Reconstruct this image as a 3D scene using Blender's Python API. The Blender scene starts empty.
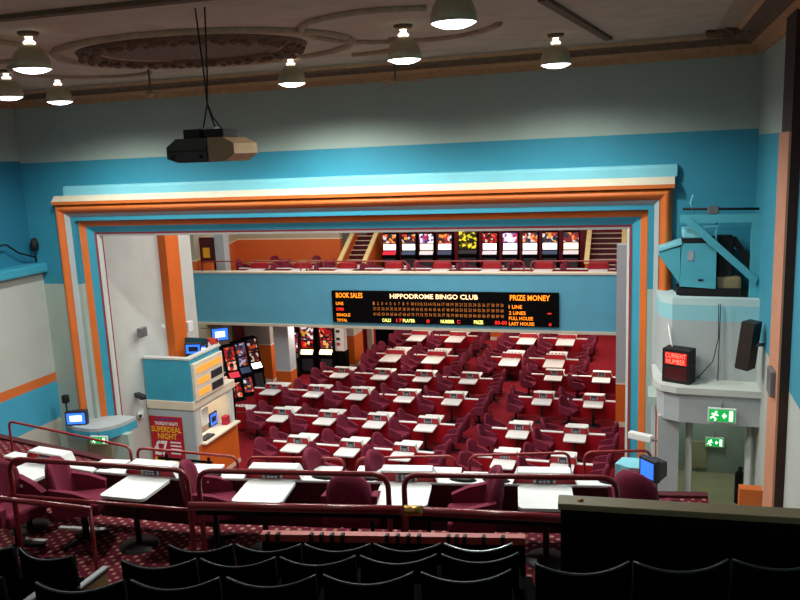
import bpy, bmesh, math, random
from mathutils import Vector, Matrix
random.seed(7)
PI = math.pi
ZC = 8.92                       # camera height above the stalls floor
C = bpy.context.scene.collection
sc = bpy.context.scene

# ------------------------------------------------------------------ materials
def lin(h):
    h = h.lstrip('#')
    v = [int(h[i:i+2], 16)/255 for i in (0, 2, 4)]
    return tuple(((c+0.055)/1.055)**2.4 if c > 0.04045 else c/12.92 for c in v) + (1.0,)

def mat(name, col, rough=0.6, var=0.12, scale=6.0, metal=0.0, bump=0.0, spec=0.4):
    m = bpy.data.materials.new(name); m.use_nodes = True
    nt = m.node_tree; b = nt.nodes['Principled BSDF']
    b.inputs['Roughness'].default_value = rough
    b.inputs['Metallic'].default_value = metal
    b.inputs['Specular IOR Level'].default_value = spec
    g = nt.nodes.new('ShaderNodeNewGeometry')
    n = nt.nodes.new('ShaderNodeTexNoise'); n.inputs['Scale'].default_value = scale
    n.inputs['Detail'].default_value = 4
    nt.links.new(g.outputs['Position'], n.inputs['Vector'])
    r = nt.nodes.new('ShaderNodeValToRGB')
    c = lin(col)
    r.color_ramp.elements[0].position = 0.3; r.color_ramp.elements[1].position = 0.7
    r.color_ramp.elements[0].color = tuple(x*(1-var) for x in c[:3]) + (1,)
    r.color_ramp.elements[1].color = tuple(min(1, x*(1+var)) for x in c[:3]) + (1,)
    nt.links.new(n.outputs['Fac'], r.inputs['Fac'])
    nt.links.new(r.outputs['Color'], b.inputs['Base Color'])
    if bump:
        bp = nt.nodes.new('ShaderNodeBump'); bp.inputs['Strength'].default_value = bump
        nt.links.new(n.outputs['Fac'], bp.inputs['Height'])
        nt.links.new(bp.outputs['Normal'], b.inputs['Normal'])
    return m

def emat(name, col, strength, base=None):
    m = bpy.data.materials.new(name); m.use_nodes = True
    b = m.node_tree.nodes['Principled BSDF']
    b.inputs['Base Color'].default_value = lin(base or col)
    b.inputs['Emission Color'].default_value = lin(col)
    b.inputs['Emission Strength'].default_value = strength
    b.inputs['Roughness'].default_value = 0.4
    return m

def bands(name, stops, rough=0.7, axis='Z'):
    """paint bands by height: stops = [(z_from, hex)] rising."""
    m = bpy.data.materials.new(name); m.use_nodes = True
    nt = m.node_tree; b = nt.nodes['Principled BSDF']; b.inputs['Roughness'].default_value = rough
    g = nt.nodes.new('ShaderNodeNewGeometry'); s = nt.nodes.new('ShaderNodeSeparateXYZ')
    nt.links.new(g.outputs['Position'], s.inputs[0])
    mr = nt.nodes.new('ShaderNodeMapRange'); mr.inputs['From Min'].default_value = 0; mr.inputs['From Max'].default_value = 14
    nt.links.new(s.outputs[axis], mr.inputs['Value'])
    r = nt.nodes.new('ShaderNodeValToRGB'); r.color_ramp.interpolation = 'CONSTANT'
    els = r.color_ramp.elements
    while len(els) < len(stops): els.new(0.5)
    for e, (z, h) in zip(els, stops):
        pass
    for i, (z, h) in enumerate(stops):
        els[i].position = max(0, z/14)
        els[i].color = lin(h)
    n = nt.nodes.new('ShaderNodeTexNoise'); n.inputs['Scale'].default_value = 1.3; n.inputs['Detail'].default_value = 5
    nt.links.new(g.outputs['Position'], n.inputs['Vector'])
    mm = nt.nodes.new('ShaderNodeMapRange'); mm.inputs['To Min'].default_value = 0.86; mm.inputs['To Max'].default_value = 1.08
    nt.links.new(n.outputs['Fac'], mm.inputs['Value'])
    mx = nt.nodes.new('ShaderNodeMix'); mx.data_type = 'RGBA'; mx.blend_type = 'MULTIPLY'; mx.inputs['Factor'].default_value = 1
    nt.links.new(mr.outputs['Result'], r.inputs['Fac'])
    nt.links.new(r.outputs['Color'], mx.inputs['A']); nt.links.new(mm.outputs['Result'], mx.inputs['B'])
    nt.links.new(mx.outputs['Result'], b.inputs['Base Color'])
    return m

def carpet(name, c1, c2, scale, size=0.33):
    m = bpy.data.materials.new(name); m.use_nodes = True
    nt = m.node_tree; b = nt.nodes['Principled BSDF']; b.inputs['Roughness'].default_value = 0.95
    b.inputs['Specular IOR Level'].default_value = 0.1
    g = nt.nodes.new('ShaderNodeNewGeometry')
    mp = nt.nodes.new('ShaderNodeMapping'); mp.inputs['Rotation'].default_value = (0, 0, 0.6)
    nt.links.new(g.outputs['Position'], mp.inputs['Vector'])
    v = nt.nodes.new('ShaderNodeTexVoronoi'); v.inputs['Scale'].default_value = scale; v.inputs['Randomness'].default_value = 0.15
    nt.links.new(mp.outputs['Vector'], v.inputs['Vector'])
    r = nt.nodes.new('ShaderNodeValToRGB')
    r.color_ramp.elements[0].position = size-0.08; r.color_ramp.elements[0].color = lin(c2)
    r.color_ramp.elements[1].position = size+0.05; r.color_ramp.elements[1].color = lin(c1)
    nt.links.new(v.outputs['Distance'], r.inputs['Fac'])
    nt.links.new(r.outputs['Color'], b.inputs['Base Color'])
    return m

def colourful(name, cols, scale, strength, stretch=(1, 1, 1)):
    """lit artwork glass of a gaming machine: patches of bright colours."""
    m = bpy.data.materials.new(name); m.use_nodes = True
    nt = m.node_tree; b = nt.nodes['Principled BSDF']; b.inputs['Roughness'].default_value = 0.25
    g = nt.nodes.new('ShaderNodeNewGeometry')
    mp = nt.nodes.new('ShaderNodeMapping'); mp.inputs['Scale'].default_value = stretch
    nt.links.new(g.outputs['Position'], mp.inputs['Vector'])
    v = nt.nodes.new('ShaderNodeTexVoronoi'); v.inputs['Scale'].default_value = scale
    nt.links.new(mp.outputs['Vector'], v.inputs['Vector'])
    s = nt.nodes.new('ShaderNodeSeparateColor'); nt.links.new(v.outputs['Color'], s.inputs[0])
    r = nt.nodes.new('ShaderNodeValToRGB'); r.color_ramp.interpolation = 'CONSTANT'
    els = r.color_ramp.elements
    while len(els) < len(cols): els.new(0.5)
    for i, h in enumerate(cols):
        els[i].position = i/len(cols); els[i].color = lin(h)
    nt.links.new(s.outputs[0], r.inputs['Fac'])
    nt.links.new(r.outputs['Color'], b.inputs['Base Color'])
    nt.links.new(r.outputs['Color'], b.inputs['Emission Color'])
    b.inputs['Emission Strength'].default_value = strength
    return m

BLUE, GREY, ORANGE = '#3898b2', '#a2b2a9', '#cf6a2c'
M = {
 'grey': mat('grey_wall_paint', GREY, 0.75, 0.06, 1.5),
 'white': mat('white_wall_paint', '#c3c6c0', 0.7, 0.05, 1.5),
 'lilac': mat('pale_grey_paint', '#aab0b2', 0.7, 0.05, 1.5),
 'blue': mat('turquoise_paint', BLUE, 0.6, 0.06, 1.5),
 'pale_blue': mat('pale_turquoise_paint', '#7cc4d2', 0.5, 0.05, 2),
 'hall_blue': mat('sky_blue_paint', '#62b3d0', 0.6, 0.04, 2),
 'orange': mat('orange_paint', ORANGE, 0.5, 0.07, 2),
 'hall_orange': mat('bright_orange_paint', '#d8661c', 0.6, 0.06, 2),
 'pinkish': mat('salmon_paint', '#c08468', 0.6, 0.06, 3),
 'cream': mat('cream_paint', '#d8cdb8', 0.6, 0.05, 3),
 'cream_yellow': mat('yellow_cream_paint', '#e6d296', 0.6, 0.05, 3),
 'ceiling': mat('ceiling_plaster', '#b9ae98', 0.9, 0.1, 2.5, bump=0.1),
 'moulding': mat('plaster_moulding', '#a5947a', 0.85, 0.15, 9, bump=0.3),
 'moulding_dark': mat('plaster_moulding_dark', '#6a5642', 0.85, 0.2, 9, bump=0.3),
 'moulding_tan': mat('plaster_moulding_tan', '#b08a62', 0.85, 0.15, 9),
 'carpet_hall': mat('red_carpet', '#7d1d27', 0.95, 0.15, 14, spec=0.05),
 'carpet_circle': carpet('patterned_carpet', '#5a1826', '#a07866', 9.5, 0.31),
 'chair': mat('maroon_fabric', '#722539', 0.85, 0.12, 20, spec=0.15),
 'chair_dark': mat('black_metal', '#141214', 0.5, 0.2, 10),
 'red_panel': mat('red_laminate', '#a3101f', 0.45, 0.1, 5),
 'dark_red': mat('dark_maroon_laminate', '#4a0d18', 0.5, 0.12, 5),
 'top': mat('white_laminate', '#e4e4e2', 0.35, 0.02, 4),
 'console': mat('charcoal_plastic', '#26262e', 0.5, 0.1, 20),
 'chip': mat('grey_plastic', '#9a9aa2', 0.5, 0.1, 20),
 'rail': mat('maroon_gloss_tube', '#7c1d22', 0.28, 0.1, 6, spec=0.6),
 'rail_thin': mat('red_gloss_tube', '#952c2c', 0.35, 0.1, 6, spec=0.6),
 'brass': mat('brass', '#b98a48', 0.3, 0.1, 8, metal=0.8),
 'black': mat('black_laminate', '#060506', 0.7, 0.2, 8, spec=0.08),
 'seat_black': mat('black_upholstery', '#050506', 0.9, 0.2, 12, spec=0.03),
 'rim': mat('satin_dark_rim', '#3c3c42', 0.4, 0.1, 12, metal=0.3),
 'rim_highlight': mat('rim_painted_highlight', '#c9cbd0', 0.25, 0.1, 12, metal=0.4),  # pale copy of the rim, a painted highlight along the seat edge
 'wood': mat('tan_veneer', '#8a6a48', 0.55, 0.15, 4),
 'khaki': mat('khaki_laminate', '#857556', 0.5, 0.06, 4),
 'brown': mat('dark_brown_panel', '#3a211b', 0.7, 0.15, 3),
 'steel': mat('painted_steel_teal', '#4fa3b4', 0.45, 0.06, 4),
 'metal': mat('grey_metal', '#7c7f82', 0.4, 0.1, 6, metal=0.6),
 'shade': mat('lamp_shade_metal', '#b8ae90', 0.45, 0.08, 6, metal=0.2),
 'projector_shaded': mat('projector_casing_shaded', '#241d18', 0.5, 0.15, 8),
 'projector_lit': mat('projector_casing_lit', '#9c7c58', 0.5, 0.1, 8),  # one casing: tan stands for its lit side, dark for its shaded side
 'cable': mat('black_cable', '#100f10', 0.7, 0.1, 8),
 'paper': mat('white_paper', '#e8e8e4', 0.8, 0.03, 8),
 'poster_red': mat('poster_red', '#b3162c', 0.6, 0.05, 8),
 'poster_yellow': mat('poster_yellow', '#f0b020', 0.6, 0.05, 8),
 'poster_white': mat('poster_white', '#f2eef0', 0.6, 0.03, 8),
 'poster_purple': mat('poster_purple', '#5a3a78', 0.6, 0.03, 8),
 'beige': mat('beige_door_paint', '#9a8f72', 0.7, 0.08, 3),
 'beige_wall': mat('beige_wall_paint', '#a89c84', 0.8, 0.06, 2),
 'teal_dark': mat('dark_teal', '#1f5f6c', 0.6, 0.1, 3),
 'lamp_glow': emat('lamp_glow', '#f4f8ff', 9.0),
 'neck_glow': emat('lamp_neck_glow', '#ffeed6', 3.0),
 'screen_blue': emat('blue_screen', '#2f6ce8', 1.3),
 'screen_white': emat('pale_screen', '#e6eeff', 1.8),
 'amber': emat('amber_light', '#ffa03c', 1.25, '#301808'),
 'amber_text': emat('amber_led', '#ff8a1c', 1.6),
 'white_text': emat('warm_white_led', '#ffd2a0', 1.8),
 'yellow_text': emat('yellow_led', '#f2f07a', 1.5),
 'red_text': emat('red_led', '#ff3020', 1.4),
 'dim_text': emat('dim_amber_led', '#b86a2a', 0.75),
 'red_sign': emat('red_lit_sign', '#d01414', 0.55),
 'dim_red': emat('dim_red_sign', '#401010', 0.3),
 'exit_green': emat('exit_green', '#159a48', 0.9),
 'exit_white': emat('exit_pale', '#e9ffe0', 2.0),
 'booth_glow': emat('booth_wall_glow', '#d8dcc4', 0.35),  # wall glows by itself, standing in for light inside the booth
 'strip_glow': emat('strip_light', '#fff2d8', 2.0),
 'art_red': colourful('red_artwork', ['#c01414', '#501010', '#e05a28', '#701414', '#d8b8a0', '#a01020', '#200808'], 9, 0.55),
 'art_mixed': colourful('mixed_artwork', ['#c8402a', '#26242c', '#e8a040', '#d8d0d8', '#7a2030', '#403048'], 8, 0.5),
 'art_dark': colourful('dark_artwork', ['#1a1018', '#501018', '#282030', '#b04020', '#181420', '#c8b0a0', '#241018'], 9, 0.5),
 'art_bluish': colourful('bluish_artwork', ['#30304a', '#801820', '#505070', '#c06030', '#202038', '#b0a8c0'], 9, 0.5),
 'art_purple': colourful('purple_artwork', ['#f4f0ff', '#7a58a8', '#e8c0e0', '#403060', '#ffffff', '#a02840'], 9, 1.0),
 'art_yellow': colourful('yellow_artwork', ['#c8c020', '#3a3410', '#e0d030', '#504810', '#201c08'], 8, 0.8),
 'glow_white': emat('white_glow_panel', '#fff6f4', 3.0),
 'glow_warm': emat('warm_glow_panel', '#ffdca0', 3.0),
 'glow_pink': emat('pink_glow_panel', '#ffd0d8', 2.2),
 'deck_red': emat('red_button_deck', '#c81430', 0.7),
 'deck_blue': emat('blue_button_deck', '#30405c', 0.5),
 'deck_pale': emat('pale_button_deck', '#c8c0c8', 0.7),
}

# ------------------------------------------------------------------ mesh builder
class MB:
    def __init__(s): s.v = []; s.f = []; s.mi = []; s.sm = []; s.cur = 0; s.smooth = False
    def face(s, idx): s.f.append(idx); s.mi.append(s.cur); s.sm.append(s.smooth)
    def quad(s, a, b, c, d):
        n = len(s.v); s.v += [tuple(a), tuple(b), tuple(c), tuple(d)]; s.face((n, n+1, n+2, n+3)); return s
    def poly(s, pts):
        n = len(s.v); s.v += [tuple(p) for p in pts]; s.face(tuple(range(n, n+len(pts)))); return s
    def box(s, x0, x1, y0, y1, z0, z1, bev=0.0, seg=2):
        bm = bmesh.new()
        bmesh.ops.create_cube(bm, size=1)
        for v in bm.verts:
            v.co = Vector(((x0+x1)/2 + v.co.x*(x1-x0), (y0+y1)/2 + v.co.y*(y1-y0), (z0+z1)/2 + v.co.z*(z1-z0)))
        if bev:
            bmesh.ops.bevel(bm, geom=bm.edges[:], offset=bev, segments=seg, affect='EDGES', profile=0.6)
        s.add_bm(bm); return s
    def add_bm(s, bm, mtx=None):
        if mtx is not None: bm.transform(mtx)
        n = len(s.v); bm.verts.index_update()
        s.v += [tuple(v.co) for v in bm.verts]
        for f in bm.faces: s.face(tuple(n+v.index for v in f.verts))
        bm.free(); return s
    def extrude(s, pts, axis, a0, a1):
        """prism of a polygon given in the two other axes, extruded along axis from a0 to a1."""
        def P(p, a):
            return {'x': (a, p[0], p[1]), 'y': (p[0], a, p[1]), 'z': (p[0], p[1], a)}[axis]
        n = len(s.v); k = len(pts)
        s.v += [P(p, a0) for p in pts] + [P(p, a1) for p in pts]
        s.face(tuple(range(n, n+k))[::-1]); s.face(tuple(range(n+k, n+2*k)))
        for i in range(k):
            j = (i+1) % k
            s.face((n+i, n+j, n+k+j, n+k+i))
        return s
    def tube(s, pts, r, seg=8, cap=True):
        pts = [Vector(p) for p in pts]; n0 = len(s.v); sm = s.smooth; s.smooth = True
        up = None
        for i, p in enumerate(pts):
            t = (pts[min(i+1, len(pts)-1)] - pts[max(i-1, 0)]).normalized()
            if up is None:
                up = Vector((0, 0, 1)) if abs(t.z) < 0.9 else Vector((1, 0, 0))
            a = t.cross(up).normalized(); up = a.cross(t).normalized()
            rr = r[i] if isinstance(r, (list, tuple)) else r
            for k in range(seg):
                w = 2*PI*k/seg
                s.v.append(tuple(p + a*math.cos(w)*rr + up*math.sin(w)*rr))
        for i in range(len(pts)-1):
            for k in range(seg):
                k2 = (k+1) % seg
                s.face((n0+i*seg+k, n0+i*seg+k2, n0+(i+1)*seg+k2, n0+(i+1)*seg+k))
        s.smooth = False
        if cap:
            s.face(tuple(n0+k for k in range(seg))[::-1]); e = n0+(len(pts)-1)*seg
            s.face(tuple(e+k for k in range(seg)))
        s.smooth = sm; return s
    def lathe(s, prof, c=(0, 0, 0), seg=24, axis='z'):
        n0 = len(s.v); sm = s.smooth; s.smooth = True
        for r, h in prof:
            for k in range(seg):
                w = 2*PI*k/seg
                x, y = r*math.cos(w), r*math.sin(w)
                p = (x, y, h) if axis == 'z' else ((x, h, y) if axis == 'y' else (h, x, y))
                s.v.append((c[0]+p[0], c[1]+p[1], c[2]+p[2]))
        for i in range(len(prof)-1):
            for k in range(seg):
                k2 = (k+1) % seg
                s.face((n0+i*seg+k, n0+i*seg+k2, n0+(i+1)*seg+k2, n0+(i+1)*seg+k))
        s.smooth = sm; return s
    def mesh(s, name, mats):
        me = bpy.data.meshes.new(name)
        me.from_pydata(s.v, [], s.f)
        for m in (mats if isinstance(mats, (list, tuple)) else [mats]):
            me.materials.append(m)
        me.polygons.foreach_set('material_index', s.mi)
        me.polygons.foreach_set('use_smooth', s.sm)
        me.update()
        bm = bmesh.new(); bm.from_mesh(me)
        bmesh.ops.recalc_face_normals(bm, faces=bm.faces[:]); bm.to_mesh(me); bm.free()
        return me
    def build(s, name, mats, parent=None, label=None, z=None):
        o = bpy.data.objects.new(name, s.mesh(name, mats)); C.objects.link(o)
        if parent is not None: o.parent = parent
        if label: o['label'] = label
        return o

def fillet(pts, r, n=6):
    pts = [Vector(p) for p in pts]; out = [pts[0]]
    for i in range(1, len(pts)-1):
        a, b, c = pts[i-1], pts[i], pts[i+1]
        d1 = (a-b).normalized(); d2 = (c-b).normalized()
        k = min(r, (a-b).length*0.48, (c-b).length*0.48)
        p0, p1 = b+d1*k, b+d2*k
        for t in range(n+1):
            u = t/n
            out.append(p0*(1-u)**2 + b*2*u*(1-u) + p1*u*u)
    out.append(pts[-1]); return out

def thing(name, label, cat, loc=(0, 0, 0), rz=0.0, group=None):
    o = bpy.data.objects.new(name, None); C.objects.link(o)
    o.empty_display_size = 0.1
    o.location = loc; o.rotation_euler = (0, 0, rz)
    o['label'] = label; o['category'] = cat
    if group: o['group'] = group
    return o

def tag(o, label, cat, group=None):
    o['label'] = label; o['category'] = cat
    if group: o['group'] = group
    return o

def struct(name, mb, m):
    o = mb.build(name, m); o['kind'] = 'structure'; return o

def dup(root, loc, rz, label, group=None):
    r = root.copy(); C.objects.link(r); r.location = loc; r.rotation_euler = (0, 0, rz); r['label'] = label
    if group: r['group'] = group
    for ch in list(root.children):
        c = ch.copy(); C.objects.link(c); c.parent = r
        for g in list(ch.children):
            d = g.copy(); C.objects.link(d); d.parent = c
    return r

def text_mb(mb, body, w, h, at, rot, bold=0.0, align='CENTER', depth=0.004):
    """adds lettering fitted into w x h (metres), centred at `at`, standing in a plane given by rot (euler)."""
    cu = bpy.data.curves.new('lettering_curve', 'FONT'); cu.body = body; cu.size = 1; cu.extrude = 0.0
    cu.offset = bold; cu.align_x = 'LEFT'; cu.resolution_u = 2
    o = bpy.data.objects.new('lettering_source', cu); C.objects.link(o)
    dg = bpy.context.evaluated_depsgraph_get(); dg.update()
    me = bpy.data.meshes.new_from_object(o.evaluated_get(dg))
    bpy.data.objects.remove(o); bpy.data.curves.remove(cu)
    if not me.vertices: return
    xs = [v.co.x for v in me.vertices]; ys = [v.co.y for v in me.vertices]
    x0, x1, y0, y1 = min(xs), max(xs), min(ys), max(ys)
    sy = h/max(1e-6, (y1-y0)); sx = w/max(1e-6, (x1-x0)) if w else sy*0.9
    R = Matrix.Translation(Vector(at)) @ rot.to_matrix().to_4x4()
    ww = (x1-x0)*sx
    off = {'CENTER': -ww/2, 'LEFT': 0, 'RIGHT': -ww}[align]
    n = len(mb.v)
    for v in me.vertices:
        mb.v.append(tuple(R @ Vector(((v.co.x-x0)*sx+off, (v.co.y-(y0+y1)/2)*sy, depth))))
    for p in me.polygons: mb.face(tuple(n+i for i in p.vertices))
    bpy.data.meshes.remove(me)

from mathutils import Euler
FACE_CAM = Euler((PI/2, 0, 0))          # text plane facing -y
FACE_RIGHT = Euler((PI/2, 0, PI/2))     # text plane facing +x

# ------------------------------------------------------------------ camera
cd = bpy.data.cameras.new('camera'); cam = bpy.data.objects.new('camera', cd); C.objects.link(cam)
yaw, pitch, roll = [math.radians(a) for a in (-17.693, 10.45, -2.481)]
cy, sy, cp, sp = math.cos(yaw), math.sin(yaw), math.cos(pitch), math.sin(pitch)
fwd = Vector((sy*cp, cy*cp, -sp)); rt = Vector((cy, -sy, 0)); upv = rt.cross(fwd)
cr, sr = math.cos(roll), math.sin(roll)
r2 = rt*cr + upv*sr; u2 = -rt*sr + upv*cr
mw = Matrix((r2, u2, -fwd)).transposed().to_4x4(); mw.translation = Vector((0, 0, ZC))
cam.matrix_world = mw
cd.sensor_width = 36; cd.lens = 778*36/800; cd.clip_start = 0.05; cd.clip_end = 200
sc.camera = cam

def W(p): return (p[0], p[1], p[2]+ZC)

# ================================================================== THE SHELL
HALL_X0, HALL_X1, BACK_Y = -20.5, 3.2, 39.0
struct('floor', MB().quad((-24, 8.5, 0), (4, 8.5, 0), (4, 41, 0), (-24, 41, 0)), M['carpet_hall'])
PW = bands('proscenium_wall_paint', [(0, GREY), (ZC-2.66, '#2f8ca6'), (ZC+0.2, GREY)])
# proscenium wall around the opening
OX0, OX1, OZ = -12.15, -0.26, ZC-1.50
w = MB()
w.box(-14.2, -12.62, 15.0, 15.5, 0, ZC+2.2)
w.box(0.06, 2.6, 15.0, 15.5, ZC-4.6, ZC+2.2); w.box(0.06, 0.55, 15.0, 15.5, 0, ZC-4.6)
w.box(-12.62, 0.06, 15.0, 15.5, ZC-1.15, ZC+2.2)
struct('wall_front', w, PW)
# left and right side walls of the auditorium
LW = bands('side_wall_paint', [(0, '#b9b6a8'), (ZC-6.02, '#3f9fbf'), (ZC-5.06, ORANGE), (ZC-4.82, '#b4b8b2'), (ZC-2.4, GREY), (ZC-2.2, '#1c7290'), (ZC+0.22, GREY)])
w = MB(); w.box(-14.3, -13.95, -2, 15.2, ZC-2.3, ZC+2.3); w.box(-14.3, -13.7, -2, 15.0, 0, ZC-2.25)
struct('wall_left', w, LW)
struct('trim_1', MB().box(-14.0, -13.52, -2, 15.0, ZC-2.34, ZC-2.12, 0.04), M['blue'])
RW = bands('side_wall_paint_exit', [(0, '#b4b8b2'), (ZC-3.3, '#378fa8'), (ZC+0.1, GREY)])
struct('wall_right', MB().box(1.86, 2.3, -2, 15.2, 0, ZC+2.3), RW)
# pier beside the circle: brown panel with salmon edge
w = MB(); w.box(1.74, 3.0, 11.0, 11.75, 0, ZC+2.2); o = struct('pier_right', w, M['brown'])
w = MB(); w.box(1.715, 1.742, 10.99, 11.77, 0, ZC+0.1); struct('trim_2', w, M['pinkish'])
# ceiling
CZ = ZC+1.75
struct('ceiling', MB().box(-14.3, 2.6, -2, 15.4, CZ, CZ+0.2), M['ceiling'])
# cornice along proscenium wall and along the exit-side wall
def cornice(name, pts_prof, mats, run):
    mb = MB()
    for i in range(len(pts_prof)-1):
        (a, za), (b, zb) = pts_prof[i], pts_prof[i+1]
        mb.cur = i % len(mats)
        run(mb, a, za, b, zb)
    return struct(name, mb, mats)
prof = [(0.0, -0.30), (0.07, -0.30), (0.10, -0.20), (0.22, -0.14), (0.26, -0.08), (0.5, -0.05), (0.55, -0.01), (0.85, -0.01)]
def run_front(mb, a, za, b, zb):
    mb.quad((-14, 15-a, CZ+za), (1.9, 15-a, CZ+za), (1.9, 15-b, CZ+zb), (-14, 15-b, CZ+zb))
def run_right(mb, a, za, b, zb):
    mb.quad((1.88-a, -2, CZ+za), (1.88-a, 15, CZ+za), (1.88-b, 15, CZ+zb), (1.88-b, -2, CZ+zb))
def run_left(mb, a, za, b, zb):
    mb.quad((-13.97+a, -2, CZ+za), (-13.97+a, 15, CZ+za), (-13.97+b, 15, CZ+zb), (-13.97+b, -2, CZ+zb))
cm = [M['moulding_tan'], M['moulding_tan'], M['moulding_tan'], M['moulding_dark'], M['moulding_dark'], M['moulding_tan'], M['moulding']]
cornice('trim_3', prof, cm, run_front); cornice('trim_4', prof, cm, run_right); cornice('trim_5', prof, cm, run_left)
# raised ceiling mouldings: bars, curved ribs, ornate corner
mb = MB()
def bar(a, b, wd, h=0.05):
    a = Vector(a); b = Vector(b); d = (b-a).normalized(); n = Vector((-d.y, d.x))*wd/2
    p = [a+n, b+n, b-n, a-n]
    mb.extrude([(q.x, q.y) for q in p], 'z', CZ-h, CZ+0.01)
bar((-1.17, 9.6), (-0.60, 13.6), 0.12)  # dark colour stands for the shadow gap along this strip
struct('trim_6', mb, M['moulding_dark'])
mb = MB(); bar((-9.3, 7.4), (-1.4, 7.75), 0.14)
struct('trim_7', mb, M['moulding_dark'])
mb = MB()
def arc_rib(cx, cy, r, a0, a1, rad=0.05, ry=None):
    pts = []
    for i in range(25):
        w_ = math.radians(a0+(a1-a0)*i/24)
        pts.append((cx+r*math.cos(w_), cy+(ry or r)*math.sin(w_), CZ-0.015))
    mb.tube(pts, rad, 6)
arc_rib(-3.2, 10.6, 1.35, 20, 300); arc_rib(-4.6, 11.9, 1.0, -20, 100, 0.05)
arc_rib(-9.5, 9.0, 1.3, -60, 200); arc_rib(-9.4, 11.9, 1.2, 60, 270, 0.05)
arc_rib(-6.5, 11.0, 2.35, 0, 360, 0.06, 1.75)
struct('trim_8', mb, M['moulding'])
mb = MB()
for k in range(14):
    a = k*0.5; r = 0.35+0.05*math.sin(3*k)
    mb.tube([(1.25+r*math.cos(a), 13.9+r*math.sin(a), CZ-0.03), (1.25+(r-.22)*math.cos(a+.5), 13.9+(r-.22)*math.sin(a+.5), CZ-0.07)], 0.045, 5)
struct('trim_9', mb, M['moulding_dark'])
# ceiling rose
t = thing('ceiling_rose', 'ornate oval plaster rose with a leafy rim on the ceiling above the projector', 'ceiling rose', (-6.68, 10.95, CZ))
mb = MB(); mb.lathe([(1.02, 0.0), (1.0, -0.03), (0.98, 0.0)], seg=48)
for v in range(len(mb.v)): mb.v[v] = (mb.v[v][0]*1.45, mb.v[v][1]*1.12, mb.v[v][2])
mb.build('inner_ring', M['moulding'], t)
mb = MB(); prof_r = [(1.28, 0.0), (1.26, -0.05), (1.16, -0.09), (1.06, -0.05), (1.04, 0.0)]
mb.lathe(prof_r, seg=48)
for k in range(72):
    w_ = 2*PI*k/72; r = 1.16+0.06*math.sin(k*2.4)
    bm = bmesh.new(); bmesh.ops.create_icosphere(bm, subdivisions=1, radius=0.055)
    mb.add_bm(bm, Matrix.Translation((r*math.cos(w_), r*math.sin(w_), -0.08)))
mb.v = [(x*1.45, y*1.03, z) for x, y, z in mb.v]
mb.build('leaf_rim', M['moulding_dark'], t)
mb = MB(); mb.lathe([(0.0, -0.012), (1.04, -0.012)], seg=48); mb.v = [(x*1.45, y*1.03, z) for x, y, z in mb.v]
mb.build('centre_panel', M['moulding_dark'], t)

# proscenium arch: nested painted frames
def frame(name, s0, s1, y0, y1, m, depth=0.25, bulge=0.0):
    """three-sided frame: offsets s0..s1 inward from the outer outline, front face from y0 (outer) to y1 (inner)."""
    XL, XR, ZT = -13.04, 0.48, ZC-0.74
    n = 8 if bulge else 1
    prof = []
    for i in range(n+1):
        u = i/n
        prof.append((s0+(s1-s0)*u, y0+(y1-y0)*u - bulge*math.sin(PI*u)))
    full = [(s0, y0+depth)] + prof + [(s1, y1+depth)]
    mb = MB(); mb.smooth = bool(bulge)
    for (sa, ya), (sb, yb) in zip(full[:-1], full[1:]):
        def ring(s_, y_): return [(XL+s_, y_, 0), (XL+s_, y_, ZT-s_), (XR-s_, y_, ZT-s_), (XR-s_, y_, 0)]
        A, B = ring(sa, ya), ring(sb, yb)
        for k in range(3): mb.quad(A[k], A[k+1], B[k+1], B[k])
    return struct(name, mb, m)
frame('trim_10', 0.0, 0.235, 14.93, 14.93, M['orange'], 0.25, 0.13)
frame('trim_11', 0.235, 0.43, 14.90, 15.14, M['lilac'], 0.2)
frame('trim_12', 0.43, 0.555, 15.12, 15.20, M['orange'], 0.2)
frame('trim_13', 0.555, 0.71, 15.20, 15.30, M['blue'], 0.2)
frame('trim_14', 0.71, 0.755, 15.28, 15.31, mat('plum_paint', '#8a3440', 0.6, 0.05, 3), 0.2)
frame('trim_15', 0.755, 0.80, 15.30, 15.33, M['white'], 0.08)
# rounded canopy moulding sitting on the arch
mb = MB(); mb.smooth = True
cp_ = [(14.60, -0.70), (14.55, -0.66), (14.54, -0.58), (14.58, -0.52), (14.68, -0.45), (14.80, -0.40), (15.02, -0.38), (15.02, -0.80), (14.80, -0.80), (14.70, -0.78)]
top = MB()
prof_top = [(15.02, -0.34), (14.90, -0.35), (14.87, -0.40), (14.865, -0.56), (14.84, -0.61), (14.76, -0.69), (14.76, -0.76)]
mats_top = [M['pale_blue'], M['pale_blue'], M['pale_blue'], M['cream'], M['cream'], M['orange']]
for i in range(len(prof_top)-1):
    (ya, za), (yb, zb) = prof_top[i], prof_top[i+1]
    top.cur = i
    xa, xb = (-12.72, 0.54) if i < 3 else (-13.0, 0.5)
    top.quad((xa, ya, ZC+za), (xb, ya, ZC+za), (xb, yb, ZC+zb), (xa, yb, ZC+zb))
top.cur = 3
top.cur = 0
for xx in (-12.72, 0.54): top.poly([(xx, y, ZC+z) for y, z in prof_top[:4]] + [(xx, 15.02, ZC-0.56)])
top.cur = 3
for xx in (-13.0, 0.5): top.poly([(xx, y, ZC+z) for y, z in prof_top[3:]] + [(xx, 15.02, ZC-0.76), (xx, 15.02, ZC-0.56)])
struct('trim_16', top, mats_top)

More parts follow.
